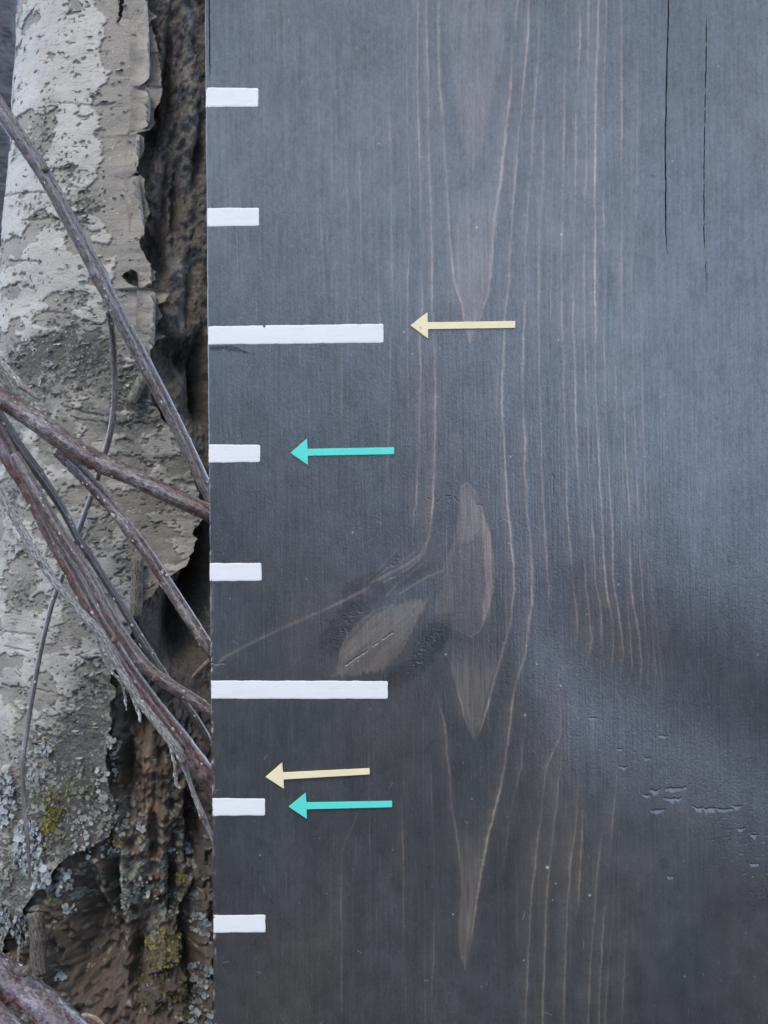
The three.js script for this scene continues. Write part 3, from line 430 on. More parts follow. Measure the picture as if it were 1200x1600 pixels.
// outer bark: one thin sheet that lifts off towards its torn edge, with holes
const holes = [[[189, 431], [200, 423], [206, 421], [214, 427], [221, 432], [224, 455], [215, 450], [200, 442]], [[188, -10], [197, -10], [195, 10], [190, 30], [187, 41], [184, 36], [186, 15]], [[198, 283], [215, 271], [222, 276], [210, 279], [200, 290]]].map(F);
const liftL = F([[240, -200], [240, 60], [240, 140], [240, 200], [225, 230], [220, 270], [228, 330], [230, 400], [240, 440], [250, 470], [245, 530], [235, 580], [270, 680], [300, 780], [300, 850], [260, 900], [215, 980], [190, 1080], [185, 1200], [160, 1300], [100, 1400]]).map(([, b], i) => [b, [2.4, 2.6, 3.4, 2.8, 1.6, 2.6, 3.4, 2.4, 3.6, 4.2, 3.4, 1.2, 1.4, 2.2, 2.0, 1.6, 1.4, 1.6, 1.4, 1.0, 0.6][i]]).sort((p, q) => p[0] - q[0]);
const lump = (a, b) => 0.0022 * (fbm(a / 150 + 7, b / 170 + 2, 3) - 0.5) + 0.0005 * (fbm(a / 30, b / 22, 3) - 0.5);
function sheetOut(a, b, e) {          // e: distance to the torn edge
  const q = clamp(1 - e / 62), up = lerpList(liftL, b) * (0.75 + 0.5 * vn(b / 26, 5)) / 1000;
  let z = 0.0006 + lump(a, b) + up * (q * q * 1.15 - 0.3 * q * q * q * q);
  z += 0.00045 * layer1(a, b) - 0.00022 * crust(a, b) - 0.0006 * splitAt(a, b) + 0.00025 * (vn(a / 5, b / 4) - 0.5) * ss(0, 0.6, sumB(dirt, a, b));
  return z;
}
{
  const rows = []; for (let b = -320; b < -30; b += 6) rows.push(b); for (let b = -30; b < 1720; b += 1.7) rows.push(b); for (let b = 1725; b < 800 + H * KS; b += 25) rows.push(b); rows.push(800 + H * KS);
  const NC = 300, par = []; for (let i = 0; i < 24; i++) par.push(-815 + i * 16); // round the back
  const colsOf = (b) => { const e = bound(b), o = par.slice(); for (let i = 0; i <= NC; i++) o.push(mix(-430, e, i / NC)); return o; };
  gridMesh('bark_sheet', rows, colsOf, (a, b) => trunkAt(a, b, sheetOut(a, b, bound(b) - a)), barkMat, birch, (b, c, W) => { if (c < 24) return false; const e = bound(b), a = mix(-430, e, (c - 24) / NC); if (e - a < 60 && splits[7] && Math.abs(b - splits[7][0][1]) < 1.6 && a > splits[7][0][0]) return true; return holes.some((P) => inPoly(P, a + 2.5 * (vn(b / 4, 3) - 0.5), b + 2 * (vn(a / 4, 5) - 0.5))); });
  // inner face of the lifted margin, tan, a little behind: gives the bark its thickness
  const tan = new THREE.MeshStandardMaterial({ color: col(0.30, 0.23, 0.16), roughness: 0.8, side: THREE.DoubleSide }); tan.name = 'bark_inner_face';
  gridMesh('bark_underside', rows.filter((b) => b > -200 && b < 1450), (b) => { const e = bound(b), o = []; for (let i = 0; i <= 34; i++) o.push(mix(e - 66, e, i / 34)); return o; }, (a, b, c, W) => trunkAt(a, b, sheetOut(a, b, bound(b) - a) - (c === W - 1 ? 0.00002 : 0.00022)), tan, birch, (b, c) => { const e = bound(b), a = mix(e - 66, e, c / 34); return holes.some((P) => inPoly(P, a, b)); });
}
// dark inner bark and rotten wood underneath
const cavity = blob([[318, 600, 16, 60, 9], [285, 975, 34, 60, 13], [312, 890, 16, 60, 14], [250, 1440, 60, 60, 4], [140, 1500, 60, 70, 7], [120, 1380, 14, 60, 4], [235, 200, 16, 60, 4], [240, 390, 20, 40, 3.5], [258, 300, 10, 60, 3], [260, 560, 30, 26, 3], [215, 1120, 20, 24, 7], [312, 1300, 16, 60, 6], [210, 1240, 12, 60, 3], [262, 1250, 30, 20, 2], [300, 470, 10, 50, 2], [316, 250, 10, 60, 3], [195, 1200, 9, 60, 5], [240, 1320, 9, 50, 5], [275, 1380, 12, 70, 6], [168, 1400, 9, 60, 6], [210, 1520, 14, 60, 6], [305, 1480, 12, 80, 7], [130, 1440, 20, 40, 6], [262, 100, 8, 70, 4], [275, 330, 9, 50, 4], [255, 650, 16, 14, 5], [290, 560, 12, 20, 4]]);
const inner = blob([[296, 60, 12, 80, 0.6], [300, 160, 9, 80, 0.5], [290, 300, 30, 60, 0.35], [270, 500, 24, 30, 0.6], [285, 420, 24, 40, 0.5], [260, 680, 40, 40, 0.4], [245, 960, 24, 40, 0.6], [232, 920, 12, 40, 0.4], [262, 620, 20, 40, 0.3], [265, 40, 10, 60, 0.3]]);
const rust = blob([[229, 1240, 8, 90, 1.0], [222, 1160, 26, 30, 0.6], [262, 1215, 40, 26, 0.5], [248, 1280, 10, 60, 0.6], [236, 1390, 12, 60, 0.5], [215, 1450, 30, 30, 0.35], [312, 1180, 16, 40, 0.4], [205, 1330, 10, 60, 0.4]]);
const fleck = blob([[200, 1400, 34, 60, 1], [250, 1350, 50, 60, 0.55], [270, 1320, 40, 40, 0.5], [180, 1300, 20, 60, 0.7], [60, 1400, 80, 60, 0.5], [180, 1560, 80, 60, 0.12], [200, 1290, 40, 40, 0.4], [260, 1420, 40, 50, 0.4]]);
const coreOut = (a, b) => -0.0022 + 0.005 * (fbm(a / 30 + 90, b / 70, 4) - 0.5) + 0.0022 * (fbm(a / 12, b / 26 + 4, 3) - 0.5) + (0.0032 + 0.0045 * ss(1060, 1160, b)) * (fbm(a / 11, b / 14, 5) - 0.5) - 1.6 * sumB(cavity, a, b) / 1000;
const coreColor = colorTex(IW, IH, (c, r, o) => {
  const a = TXA + (c + 0.5) / IW * TXW, b = TXB + (r + 0.5) / IH * TXH;
  const low = ss(1090, 1200, b + 60 * (fbm(a / 30, b / 30, 2) - 0.5)), f = fbm(a / 22 + 9, b / 30, 5), g = vn(a / 2.1, b / 2.1), fib = vn(a / 3.2, b / 34 + 8), n = fbm(a / 9 + 2, b / 9, 4);
  const gi = clamp(sumB(inner, a, b) * (0.5 + 1.1 * f) + 0.25 * ss(0.55, 0.75, f)), ru = clamp(sumB(rust, a, b) * (0.35 + 1.2 * fib)), fl = ss(0.70 - 0.24 * sumB(fleck, a, b), 0.75 - 0.2 * sumB(fleck, a, b), n + 0.12 * (g - 0.5)) * low;
  for (let i = 0; i < 3; i++) {
    const up = mix([0.078, 0.068, 0.060][i], [0.20, 0.186, 0.168][i], gi) * (0.65 + 0.7 * g) * (0.7 + 0.6 * n);
    let dn = [0.080, 0.062, 0.048][i] * (0.7 + 0.6 * f) * (0.75 + 0.5 * fib); dn = mix(dn, [0.21, 0.135, 0.09][i] * (0.6 + 0.8 * fib), ru * 0.7);
    o[i] = mix(up, dn, low); o[i] = mix(o[i], [0.22, 0.23, 0.20][i] * (0.6 + 0.7 * g), fl * 0.8);
  }
  const sp = ss(0.91, 0.97, vn(a / 3 + 7, b / 2.7 + 3)); for (let i = 0; i < 3; i++) o[i] = mix(o[i], 0.30, sp * mix(0.7, 0.2, low));
});
const coreBump = grayTex(IW / 2, IH / 2, (c, r) => { const a = TXA + (c + 0.5) / IW * 2 * TXW, b = TXB + (r + 0.5) / IH * 2 * TXH; return 0.5 * vn(a / 3.2, b / 20) + 0.5 * fbm(a / 5, b / 5, 3); });
{
  const rows = []; for (let b = -320; b < -30; b += 8) rows.push(b); for (let b = -30; b < 1720; b += 2.6) rows.push(b); for (let b = 1730; b < 800 + H * KS; b += 25) rows.push(b); rows.push(800 + H * KS);
  const cs = []; const full = RR * Math.PI; for (let a = -full; a < -430; a += 16) cs.push(a); for (let a = -430; a < -20; a += 3.6) cs.push(a); for (let a = -20; a < 300; a += 2.3) cs.push(a); for (let a = 300; a < full; a += 14) cs.push(a); cs.push(full);
  const mat = new THREE.MeshStandardMaterial({ map: coreColor, bumpMap: coreBump, bumpScale: 0.0007, roughness: 0.85, side: THREE.DoubleSide }); mat.name = 'rotten_wood';
  gridMesh('inner_wood', rows, () => cs, (a, b) => trunkAt(a, b, Math.abs(a) > full - 20 ? -0.002 : coreOut(a, b)), mat, birch);
}
// curled tongues of bark
function curl(P, radius, turns, thick, mat) {   // P: hinge line on the trunk [[px, py], ...], rolling away from the sheet
  const L = F(P), pos = [], uv = [], idx = [], M = 26, N = 40, r = rng(Math.round(P[0][0] * 7 + P[0][1]));
  const seed = r() * 50;
  for (let side = 0; side < 2; side++) for (let j = 0; j <= N; j++) {
    const t = j / N, q = t * (L.length - 1), i0 = Math.min(L.length - 2, Math.floor(q)), a = mix(L[i0][0], L[i0 + 1][0], q - i0), b = mix(L[i0][1], L[i0 + 1][1], q - i0);
    const width = (0.72 + 0.45 * vn(t * 6, seed) + 0.3 * vn(t * 19, seed + 3)) * Math.min(1, t * 7 + 0.25, (1 - t) * 7 + 0.25);
    for (let i = 0; i <= M; i++) {
      const ang = -0.35 + (i / M) * turns * width, rad = radius * (1 - 0.12 * i / M) - side * thick;
      const [x, y, z] = trunkAt(a, b, sheetOut(a, b, 20) - 0.0002), th = a / RR;
      const out = rad * (1 - Math.cos(ang)) , along = rad * Math.sin(ang);
      pos.push(x + along * Math.cos(th) + out * Math.sin(th) - BO.x, y - BO.y + 0.0003 * (vn(i / 5, j / 5 + seed) - 0.5), z - along * Math.sin(th) + out * Math.cos(th) - BO.z);
      uv.push(0.3 + i / M * 0.05, t * 0.08);
    }
  }
  const W = M + 1, K = (N + 1) * W; for (let j = 0; j < N; j++) for (let i = 0; i < M; i++) { const k = j * W + i; idx.push(k, k + W, k + 1, k + 1, k + W, k + W + 1, K + k, K + k + 1, K + k + W, K + k + 1, K + k + W + 1, K + k + W); }
  for (let j = 0; j < N; j++) { const k = j * W + M; idx.push(k, k + W, K + k, K + k, k + W, K + k + W); }
  for (const j of [0, N]) for (let i = 0; i < M; i++) { const k = j * W + i; idx.push(k, k + 1, K + k, k + 1, K + k + 1, K + k); }
  const g = new THREE.BufferGeometry(); g.setAttribute('position', new THREE.Float32BufferAttribute(pos, 3)); g.setAttribute('uv', new THREE.Float32BufferAttribute(uv, 2)); g.setIndex(idx); g.computeVertexNormals();
  mesh('bark_curl', g, mat, birch);
}
const curlTex = colorTex(256, 512, (c, r, o) => { const n = fbm(c / 22, r / 30, 4), s = vn(c / 30, r / 2.2), g = vn(c / 2, r / 2); const k = (0.72 + 0.5 * n) * (0.9 + 0.2 * s) * (0.9 + 0.2 * g); const q = ss(0.4, 0.6, fbm(c / 40 + 8, r / 60 + 5, 4)); o[0] = mix(0.34, 0.29, q) * k; o[1] = mix(0.305, 0.265, q) * k; o[2] = mix(0.25, 0.235, q) * k; });
curlTex.repeat.set(6, 8);
const curlMat = new THREE.MeshStandardMaterial({ map: curlTex, bumpMap: sheetBump, bumpScale: 0.0004, roughness: 0.75, side: THREE.DoubleSide }); curlMat.name = 'curled_bark';
curl([[224, 456], [223, 490], [222, 520], [220, 550]], 0.0042, 2.3, 0.00022, curlMat);
curl([[222, 412], [223, 430], [224, 452]], 0.0030, 1.9, 0.00022, curlMat);
curl([[203, 276], [206, 310], [210, 345], [212, 380]], 0.0036, 2.2, 0.00022, curlMat);
curl([[206, 212], [205, 240], [204, 268]], 0.0034, 1.9, 0.00022, curlMat);
curl([[212, 4], [215, 60], [216, 138]], 0.0048, 2.0, 0.00022, curlMat);
curl([[216, 145], [216, 175], [214, 206]], 0.0046, 2.1, 0.00022, curlMat);

// short dead stubs on the trunk
function tube(points, radii, opt = {}) {        // tapering tube through points; returns geometry with vertex colours
  const { seg = 18, step = 0.0006, colorAt, rough = 0.06, seed = 1, nodes = [] } = opt;
  const curve = new THREE.CatmullRomCurve3(points, false, 'centripetal'), len = curve.getLength(), n = Math.max(6, Math.round(len / step)), pos = [], cols = [], uvs = [], idx = [];
  const fr = curve.computeFrenetFrames(n, false), c = [0, 0, 0];
  const pts = curve.getSpacedPoints(n);
  const cum = [0]; for (let i = 1; i < points.length; i++) cum.push(cum[i - 1] + points[i].distanceTo(points[i - 1]));
  const rad = (t) => { const s = t * cum[cum.length - 1]; return lerpList(cum.map((x, i) => [x, radii[i]]), s); };
  for (let i = 0; i <= n; i++) {
    const t = i / n, p = pts[i], s = t * len; let r0 = rad(t);
    let sw = 1; for (const [tn, k, w] of nodes) sw += k * Math.exp(-(((t - tn) * len / w) ** 2));
    for (let j = 0; j <= seg; j++) {
      const a = j / seg * Math.PI * 2, jj = j % seg, ca = Math.cos(a), sa = Math.sin(a);
      const bumpy = 1 + rough * (2 * fbm(s * 700 + seed * 9, 3 + jj * 6 / seg + 4 * Math.abs(jj / seg - 0.5), 3) - 1) + 0.4 * rough * (2 * vn(s * 3000, jj * 1.7 + seed) - 1);
      const cap = i === 0 || i === n ? 0.0 : 1, r = r0 * sw * bumpy * cap;
      const nx = fr.normals[i], bx = fr.binormals[i];
      pos.push(p.x + r * (ca * nx.x + sa * bx.x), p.y + r * (ca * nx.y + sa * bx.y), p.z + r * (ca * nx.z + sa * bx.z));
      uvs.push(s * 70 + seed * 0.37, j / seg);
      if (colorAt) { colorAt(s, Math.abs(jj / seg - 0.5) * 2, c, t); cols.push(c[0], c[1], c[2]); }
    }
  }
  const W = seg + 1; for (let i = 0; i < n; i++) for (let j = 0; j < seg; j++) { const k = i * W + j; idx.push(k, k + 1, k + W, k + 1, k + W + 1, k + W); }
  const g = new THREE.BufferGeometry(); g.setAttribute('position', new THREE.Float32BufferAttribute(pos, 3)); g.setAttribute('uv', new THREE.Float32BufferAttribute(uvs, 2)); if (colorAt) g.setAttribute('color', new THREE.Float32BufferAttribute(cols, 3)); g.setIndex(idx); g.computeVertexNormals();
  g.userData = { curve, rad, fr, n, len };
  return g;
}
const twigMat = new THREE.MeshPhysicalMaterial({ vertexColors: true, roughness: 0.3, clearcoat: 0.9, clearcoatRoughness: 0.2, ior: 1.5, bumpMap: grayTex(512, 256, (c, r) => 0.5 * fbm(c / 18, r / 4, 4) + 0.3 * vn(c / 3, r / 2.2) + 0.3 * ss(0.8, 0.95, vn(c / 5 + 9, r / 5))), bumpScale: 0.00014, map: colorTex(512, 256, (c, r, o) => { const n = fbm(c / 26, r / 3.5, 4), m = vn(c / 2.6, r / 2), q = ss(0.74, 0.9, vn(c / 4 + 5, r / 5 + 3)), x = clamp(0.16 + 0.62 * ss(0.3, 0.7, n) * (0.6 + 0.6 * m) + 0.25 * q); o[0] = x; o[1] = x * 0.985; o[2] = x * 0.975; }) }); twigMat.name = 'twig_bark';
const deadMat = new THREE.MeshStandardMaterial({ vertexColors: true, roughness: 0.75, bumpMap: twigMat.bumpMap, bumpScale: 0.0002, map: twigMat.map }); deadMat.name = 'dead_twig';
const dotMat = new THREE.MeshStandardMaterial({ vertexColors: true, roughness: 0.8 }); dotMat.name = 'lenticel_cork';
const local = (g, o) => { g.translate(-o.x, -o.y, -o.z); return g; };
const stubColor = (k) => (s, j, c) => { const n = 1.2 + 0.8 * fbm(s * 900, j * 3, 3); c[0] = k[0] * n; c[1] = k[1] * n; c[2] = k[2] * n; };
for (const [P, r, k] of [[[[68, 1420], [70, 1450], [73, 1500], [76, 1522]], 0.0021, [0.13, 0.11, 0.09]], [[[228, 585], [218, 606], [205, 634]], 0.0014, [0.24, 0.23, 0.19]], [[[217, 868], [216, 910], [214, 966]], 0.0016, [0.20, 0.18, 0.15]]]) {
  const pts = P.map(([x, y]) => { const [a, b] = onTrunk(x, y); return new THREE.Vector3(...trunkAt(a, b, 0.003)); });
  mesh('dead_stub', local(tube(pts, pts.map(() => r), { colorAt: stubColor(k), rough: 0.1, seed: P[0][0] }), BO), deadMat, birch);
}

// lichen rosettes and moss tufts
const lichenMat = new THREE.MeshStandardMaterial({ vertexColors: true, roughness: 0.9, side: THREE.DoubleSide }); lichenMat.name = 'lichen';
function lichen(px, py, rx, ry, n, size, base, seed, lift = 0.0004) {
  const r = rng(seed), pos = [], cols = [], idx = [], [a0, b0] = onTrunk(px, py);
  for (let i = 0; i < n; i++) {
    const q = Math.sqrt(r()), w = r() * 6.283, a = a0 + rx * q * Math.cos(w), b = b0 + ry * q * Math.sin(w), th = a / RR;
    const surf = Math.max(a < bound(b) ? sheetOut(a, b, bound(b) - a) : -1, coreOut(a, b)) + lift + 0.0012 * r();
    const [x, y, z] = trunkAt(a, b, surf), N = new THREE.Vector3(Math.sin(th), 0, Math.cos(th)), X = new THREE.Vector3(Math.cos(th), 0, -Math.sin(th)), Y = new THREE.Vector3(0, 1, 0);
    const tilt = (r() - 0.5) * 1.3, tilt2 = (r() - 0.5) * 1.1; N.addScaledVector(X, tilt).addScaledVector(Y, tilt2 + 0.15).normalize(); X.cross(N).cross(N).negate().normalize(); Y.crossVectors(N, X).normalize();
    const s = size * 0.72 * (0.45 + 1.1 * r() * r()), K = 14, k0 = pos.length / 3, ph = r() * 9, sh = 0.62 + 0.6 * r(), len = 1 + 0.9 * r(), dir = r() * 6.28;
    const put3 = (lx, ly, lz, m) => { pos.push(x + X.x * lx + Y.x * ly + N.x * lz - BO.x, y + X.y * lx + Y.y * ly + N.y * lz - BO.y, z + X.z * lx + Y.z * ly + N.z * lz - BO.z); cols.push(base[0] * sh * m, base[1] * sh * m, base[2] * sh * m); };
    put3(0, 0, 0, 0.9);
    for (let ring = 1; ring <= 3; ring++) for (let k = 0; k < K; k++) {
      const t = k / K * 6.283, rr2 = s * ring / 3 * (1 + (len - 1) * Math.max(0, Math.cos(t - dir))) * (ring === 3 ? 0.62 + 0.38 * vn(k * 0.9 + 30, ph) + 0.16 * Math.cos(t * 5 + ph) : 0.8);
      put3(rr2 * Math.cos(t), rr2 * Math.sin(t), s * (0.05 * ring * ring * (vn(k * 0.8, ph + ring) - 0.15) + (ring === 3 ? 0.13 * Math.sin(t * 5 + ph) : 0)), 0.92 + 0.16 * vn(k, ph + ring * 3));
    }
    for (let k = 0; k < K; k++) { const k2 = (k + 1) % K; idx.push(k0, k0 + 1 + k, k0 + 1 + k2); for (let ring = 0; ring < 2; ring++) { const p = k0 + 1 + ring * K; idx.push(p + k, p + K + k, p + k2, p + k2, p + K + k, p + K + k2); } }
  }
  const g = new THREE.BufferGeometry(); g.setAttribute('position', new THREE.Float32BufferAttribute(pos, 3)); g.setAttribute('color', new THREE.Float32BufferAttribute(cols, 3)); g.setIndex(idx); g.computeVertexNormals();
  const m = mesh('lichen_patch', g, lichenMat, birch); m.userData = { kind: 'stuff' };
}
const blueGrey = [0.30, 0.325, 0.33], greenGrey = [0.20, 0.21, 0.175], mossY = [0.15, 0.135, 0.04], paleG = [0.29, 0.29, 0.26];
[[110, 1200, 26, 20, 26, 0.0008, greenGrey], [135, 1225, 22, 30, 40, 0.0008, [0.13, 0.13, 0.09]], [95, 1320, 30, 24, 60, 0.0009, [0.14, 0.14, 0.10]], [140, 1300, 26, 24, 40, 0.0009, paleG], [112, 1232, 14, 12, 30, 0.0006, mossY], [60, 1205, 20, 14, 30, 0.0009, blueGrey], [150, 1330, 30, 16, 30, 0.001, blueGrey], [15, 1250, 26, 44, 90, 0.0013, blueGrey], [48, 1325, 32, 44, 170, 0.0013, blueGrey], [80, 1375, 28, 22, 90, 0.0013, blueGrey], [12, 1440, 22, 28, 70, 0.0014, blueGrey], [38, 1455, 22, 24, 45, 0.0016, blueGrey], [20, 1480, 30, 26, 40, 0.0010, greenGrey], [10, 1370, 20, 26, 50, 0.0011, greenGrey], [70, 1240, 26, 30, 60, 0.0009, greenGrey], [75, 1170, 14, 10, 22, 0.0011, blueGrey], [175, 1170, 9, 22, 34, 0.0009, paleG], [166, 1225, 10, 40, 60, 0.0009, paleG], [165, 1270, 12, 26, 40, 0.0010, greenGrey], [120, 1260, 40, 40, 60, 0.0008, greenGrey], [86, 1262, 18, 34, 150, 0.0007, mossY], [80, 1290, 14, 12, 70, 0.0007, [0.21, 0.185, 0.035]], [182, 1318, 6, 6, 20, 0.0006, mossY], [77, 1408, 10, 12, 40, 0.0007, mossY], [128, 1428, 6, 6, 24, 0.0007, mossY], [290, 1383, 8, 8, 30, 0.0007, mossY], [258, 1490, 34, 26, 120, 0.0007, [0.17, 0.155, 0.04]], [245, 1540, 38, 50, 110, 0.0007, [0.085, 0.08, 0.026]], [285, 1560, 18, 40, 60, 0.0007, [0.085, 0.08, 0.026]], [190, 1410, 10, 44, 50, 0.0008, greenGrey], [222, 1400, 22, 26, 34, 0.0009, paleG], [270, 1415, 26, 30, 20, 0.0008, greenGrey], [322, 1455, 9, 24, 36, 0.0012, blueGrey], [322, 1535, 12, 28, 46, 0.0012, blueGrey], [316, 1590, 20, 26, 44, 0.0012, blueGrey], [305, 1335, 8, 10, 12, 0.0009, blueGrey], [275, 1340, 8, 10, 8, 0.0008, blueGrey], [188, 1290, 8, 16, 18, 0.0009, paleG], [218, 1290, 6, 16, 12, 0.0009, blueGrey], [130, 555, 26, 26, 36, 0.0007, greenGrey], [75, 595, 14, 12, 14, 0.0009, paleG], [150, 1060, 30, 26, 30, 0.0007, greenGrey], [95, 1425, 8, 10, 14, 0.0011, blueGrey], [82, 1535, 8, 8, 10, 0.0012, blueGrey]].forEach((a, i) => lichen(...a, 300 + i));
// loose flakes of outer skin standing off the bark
const flakeMat = new THREE.MeshStandardMaterial({ vertexColors: true, roughness: 0.8, side: THREE.DoubleSide }); flakeMat.name = 'bark_flake';
{
  const r = rng(61), pos = [], cols = [], idx = [];
  for (let i = 0; i < 620; i++) {
    const px = 6 + r() * 210, py = r() * 1190, [a, b] = onTrunk(px, py); if (a > bound(b) - 16) continue; if (r() > 0.25 + 0.8 * sumB(dirt, a, b)) continue;
    const w = (2.5 + 8 * r() * r() * r()), h = 1.2 + 2.8 * r(), K = 9, k0 = pos.length / 3, sh = 0.8 + 0.4 * r(), ph = r() * 40, lift = 0.0003 + 0.0014 * r() * r(), dir = r() < 0.5 ? 1 : -1;
    const e = bound(b);
    for (let k = 0; k <= K; k++) for (let j = 0; j < 2; j++) {
      const x = (k / K - 0.5) * 2 * w, y = j ? -dir * h * (0.1 + 1.2 * vn(k * 0.9, ph)) * Math.sin(Math.PI * (0.08 + 0.84 * k / K)) : dir * h * 0.5 * Math.sin(Math.PI * (0.05 + 0.9 * k / K)) + h * 0.4 * (vn(k * 0.7, ph + 8) - 0.5), aa = a + x, bb = b + y, p = trunkAt(aa, bb, sheetOut(aa, bb, e - aa) + 0.0001 + (j ? lift : -0.0002));
      pos.push(p[0] - BO.x, p[1] - BO.y, p[2] - BO.z); cols.push(0.38 * sh, 0.36 * sh, 0.325 * sh);
      if (k && j) idx.push(k0 + k * 2 - 2, k0 + k * 2 - 1, k0 + k * 2, k0 + k * 2, k0 + k * 2 - 1, k0 + k * 2 + 1);
    }
  }
  const g = new THREE.BufferGeometry(); g.setAttribute('position', new THREE.Float32BufferAttribute(pos, 3)); g.setAttribute('color', new THREE.Float32BufferAttribute(cols, 3)); g.setIndex(idx); g.computeVertexNormals();
  mesh('bark_flakes', g, flakeMat, birch).userData = { kind: 'stuff' };
}

// ------------------------------------------------------------------ leaning branches between trunk and board
const ball = new THREE.IcosahedronGeometry(1, 1);
function branch(name, label, P, opt = {}) {     // P: [px, py, depth behind the board front, width px]; root: point on the ground
  const { tone = [0.115, 0.078, 0.072], film = [0.27, 0.25, 0.255], filmAt = 0.5, dots = 160, nodes = [], buds = [], seed = 1, root, sides = [], rough = 0.07, mat = twigMat, dotSize = 1.15 } = opt;
  const pts = P.map(([x, y, d]) => at(x, y, d)), rad = P.map(([, , d, w]) => 0.94 * w / 2 / S * (D + d) / D);
  if (root) { for (const q of root) { pts.push(new THREE.Vector3(q[0], q[1], q[2])); rad.push(q[3] ?? rad[rad.length - 1]); } }
  const base = root ? pts[pts.length - 1].clone() : at(P[0][0], P[0][1], P[0][2]);
  const o = thing(name, label, 'branch', base.toArray(), 'branches leaning past the trunk');
  const colorAt = (s, j, c) => {
    const n = fbm(s * 260 + seed * 13, j * 7 + seed, 4), m = vn(s * 2600 + seed, j * 16), l = fbm(s * 70 + seed * 3, j * 5 + 8, 3), f = ss(filmAt - 0.14, filmAt + 0.16, n * 0.6 + l * 0.4) * (0.55 + 0.6 * m), k = 0.75 + 0.5 * vn(s * 900, j * 3 + seed * 5);
    for (let i = 0; i < 3; i++) c[i] = 1.9 * mix(tone[i] * k, film[i] * (0.8 + 0.4 * m), clamp(f) * 0.62);
  };
  const dress = (g, parent, count, sd) => {
    const { curve, rad: ra, len } = g.userData, R = rng(sd), parts = [];
    for (let i = 0; i < count; i++) {
      const t = R(), p = curve.getPointAt(t), T = curve.getTangentAt(t), a = R() * 6.283, up = new THREE.Vector3(0, 0, 1).cross(T).normalize(), bn = T.clone().cross(up), d = up.multiplyScalar(Math.cos(a)).addScaledVector(bn, Math.sin(a)), s = (0.00012 + 0.00024 * R() * R()) * dotSize;
      const q = p.clone().addScaledVector(d, ra(t) * 1.0), b = ball.clone(); b.scale(s, s * (1.1 + R()), s * 0.5);
      b.applyMatrix4(new THREE.Matrix4().lookAt(new THREE.Vector3(), d.clone().negate(), T)); b.translate(q.x - base.x, q.y - base.y, q.z - base.z);
      const k = 0.6 + 0.6 * R(), cc = new Float32Array(b.attributes.position.count * 3); for (let v = 0; v < cc.length; v += 3) { cc[v] = 0.5 * k; cc[v + 1] = 0.47 * k; cc[v + 2] = 0.43 * k; } b.setAttribute('color', new THREE.BufferAttribute(cc, 3)); b.deleteAttribute('uv'); parts.push(b);
    }
    if (parts.length) { const m = mesh('lenticels', mergeGeometries(parts), dotMat, parent); m.userData = { kind: 'stuff' }; }
  };
  const g = tube(pts, rad, { colorAt, seed, nodes, rough }); dress(g, o, dots, seed + 90);
  const stem = mesh('stem', local(g, base), mat, o);
  sides.forEach((sd, i) => { const sp = sd.map(([x, y, d]) => at(x, y, d)), g2 = tube(sp, sd.map(([, , d, w]) => w / 2 / S * (D + d) / D), { colorAt, seed: seed + 20 + i, rough, step: 0.0004 }); dress(g2, o, Math.round(dots * 0.3), seed + 190 + i); mesh('side_twig', local(g2, base), mat, o); });
  for (const [x, y, d, dx, dy, L, w] of buds) {   // pointed buds and leaf scars: tip direction in picture pixels, length and width px
    const p0 = at(x, y, d), p1 = at(x + dx * L, y + dy * L, d - 0.0004), pm = p0.clone().lerp(p1, 0.45), W = w / S;
    mesh('bud', local(tube([p0, pm, p1], [W * 0.4, W * 0.55, W * 0.12], { step: 0.0002, seed: x, rough: 0.14, colorAt: (s, j, c) => { const k = 1.3 + 1.0 * fbm(s * 2500, j * 4, 3); c[0] = 0.16 * k; c[1] = 0.12 * k; c[2] = 0.10 * k; } }), base), deadMat, o);
  }
  return o;
}
branch('bare_branch', 'smooth purple grey branch crossing the white bark, thin twig hanging from it', [[-60, 78, 0.030, 28], [0, 170, 0.030, 27], [25, 207, 0.030, 27], [65, 266, 0.031, 26], [110, 347, 0.032, 25], [150, 422, 0.033, 25], [190, 500, 0.034, 25], [228, 572, 0.035, 25], [265, 643, 0.036, 24], [300, 715, 0.036, 23], [326, 770, 0.036, 22], [380, 870, 0.036, 22]],
  { seed: 2, tone: [0.104, 0.077, 0.073], film: [0.20, 0.18, 0.182], filmAt: 0.42, dots: 230, nodes: [[0.115, 0.22, 0.002]], buds: [[66, 262, 0.029, 0.9, 0.25, 13, 13]], rough: 0.035, root: [[0.01, 0.22, -0.045], [0.04, 0, -0.06]],
    sides: [[[168, 485, 0.038, 9], [174, 508, 0.042, 10], [178, 560, 0.047, 10.5], [179, 625, 0.050, 10], [172, 678, 0.052, 10], [160, 720, 0.054, 9.5], [148, 760, 0.056, 9], [128, 815, 0.057, 9], [100, 895, 0.058, 8], [84, 935, 0.058, 8], [65, 1010, 0.058, 8], [52, 1080, 0.058, 8], [42, 1140, 0.058, 8], [36, 1185, 0.057, 8], [37, 1240, 0.057, 8], [43, 1310, 0.056, 7], [47, 1372, 0.056, 4]]] });
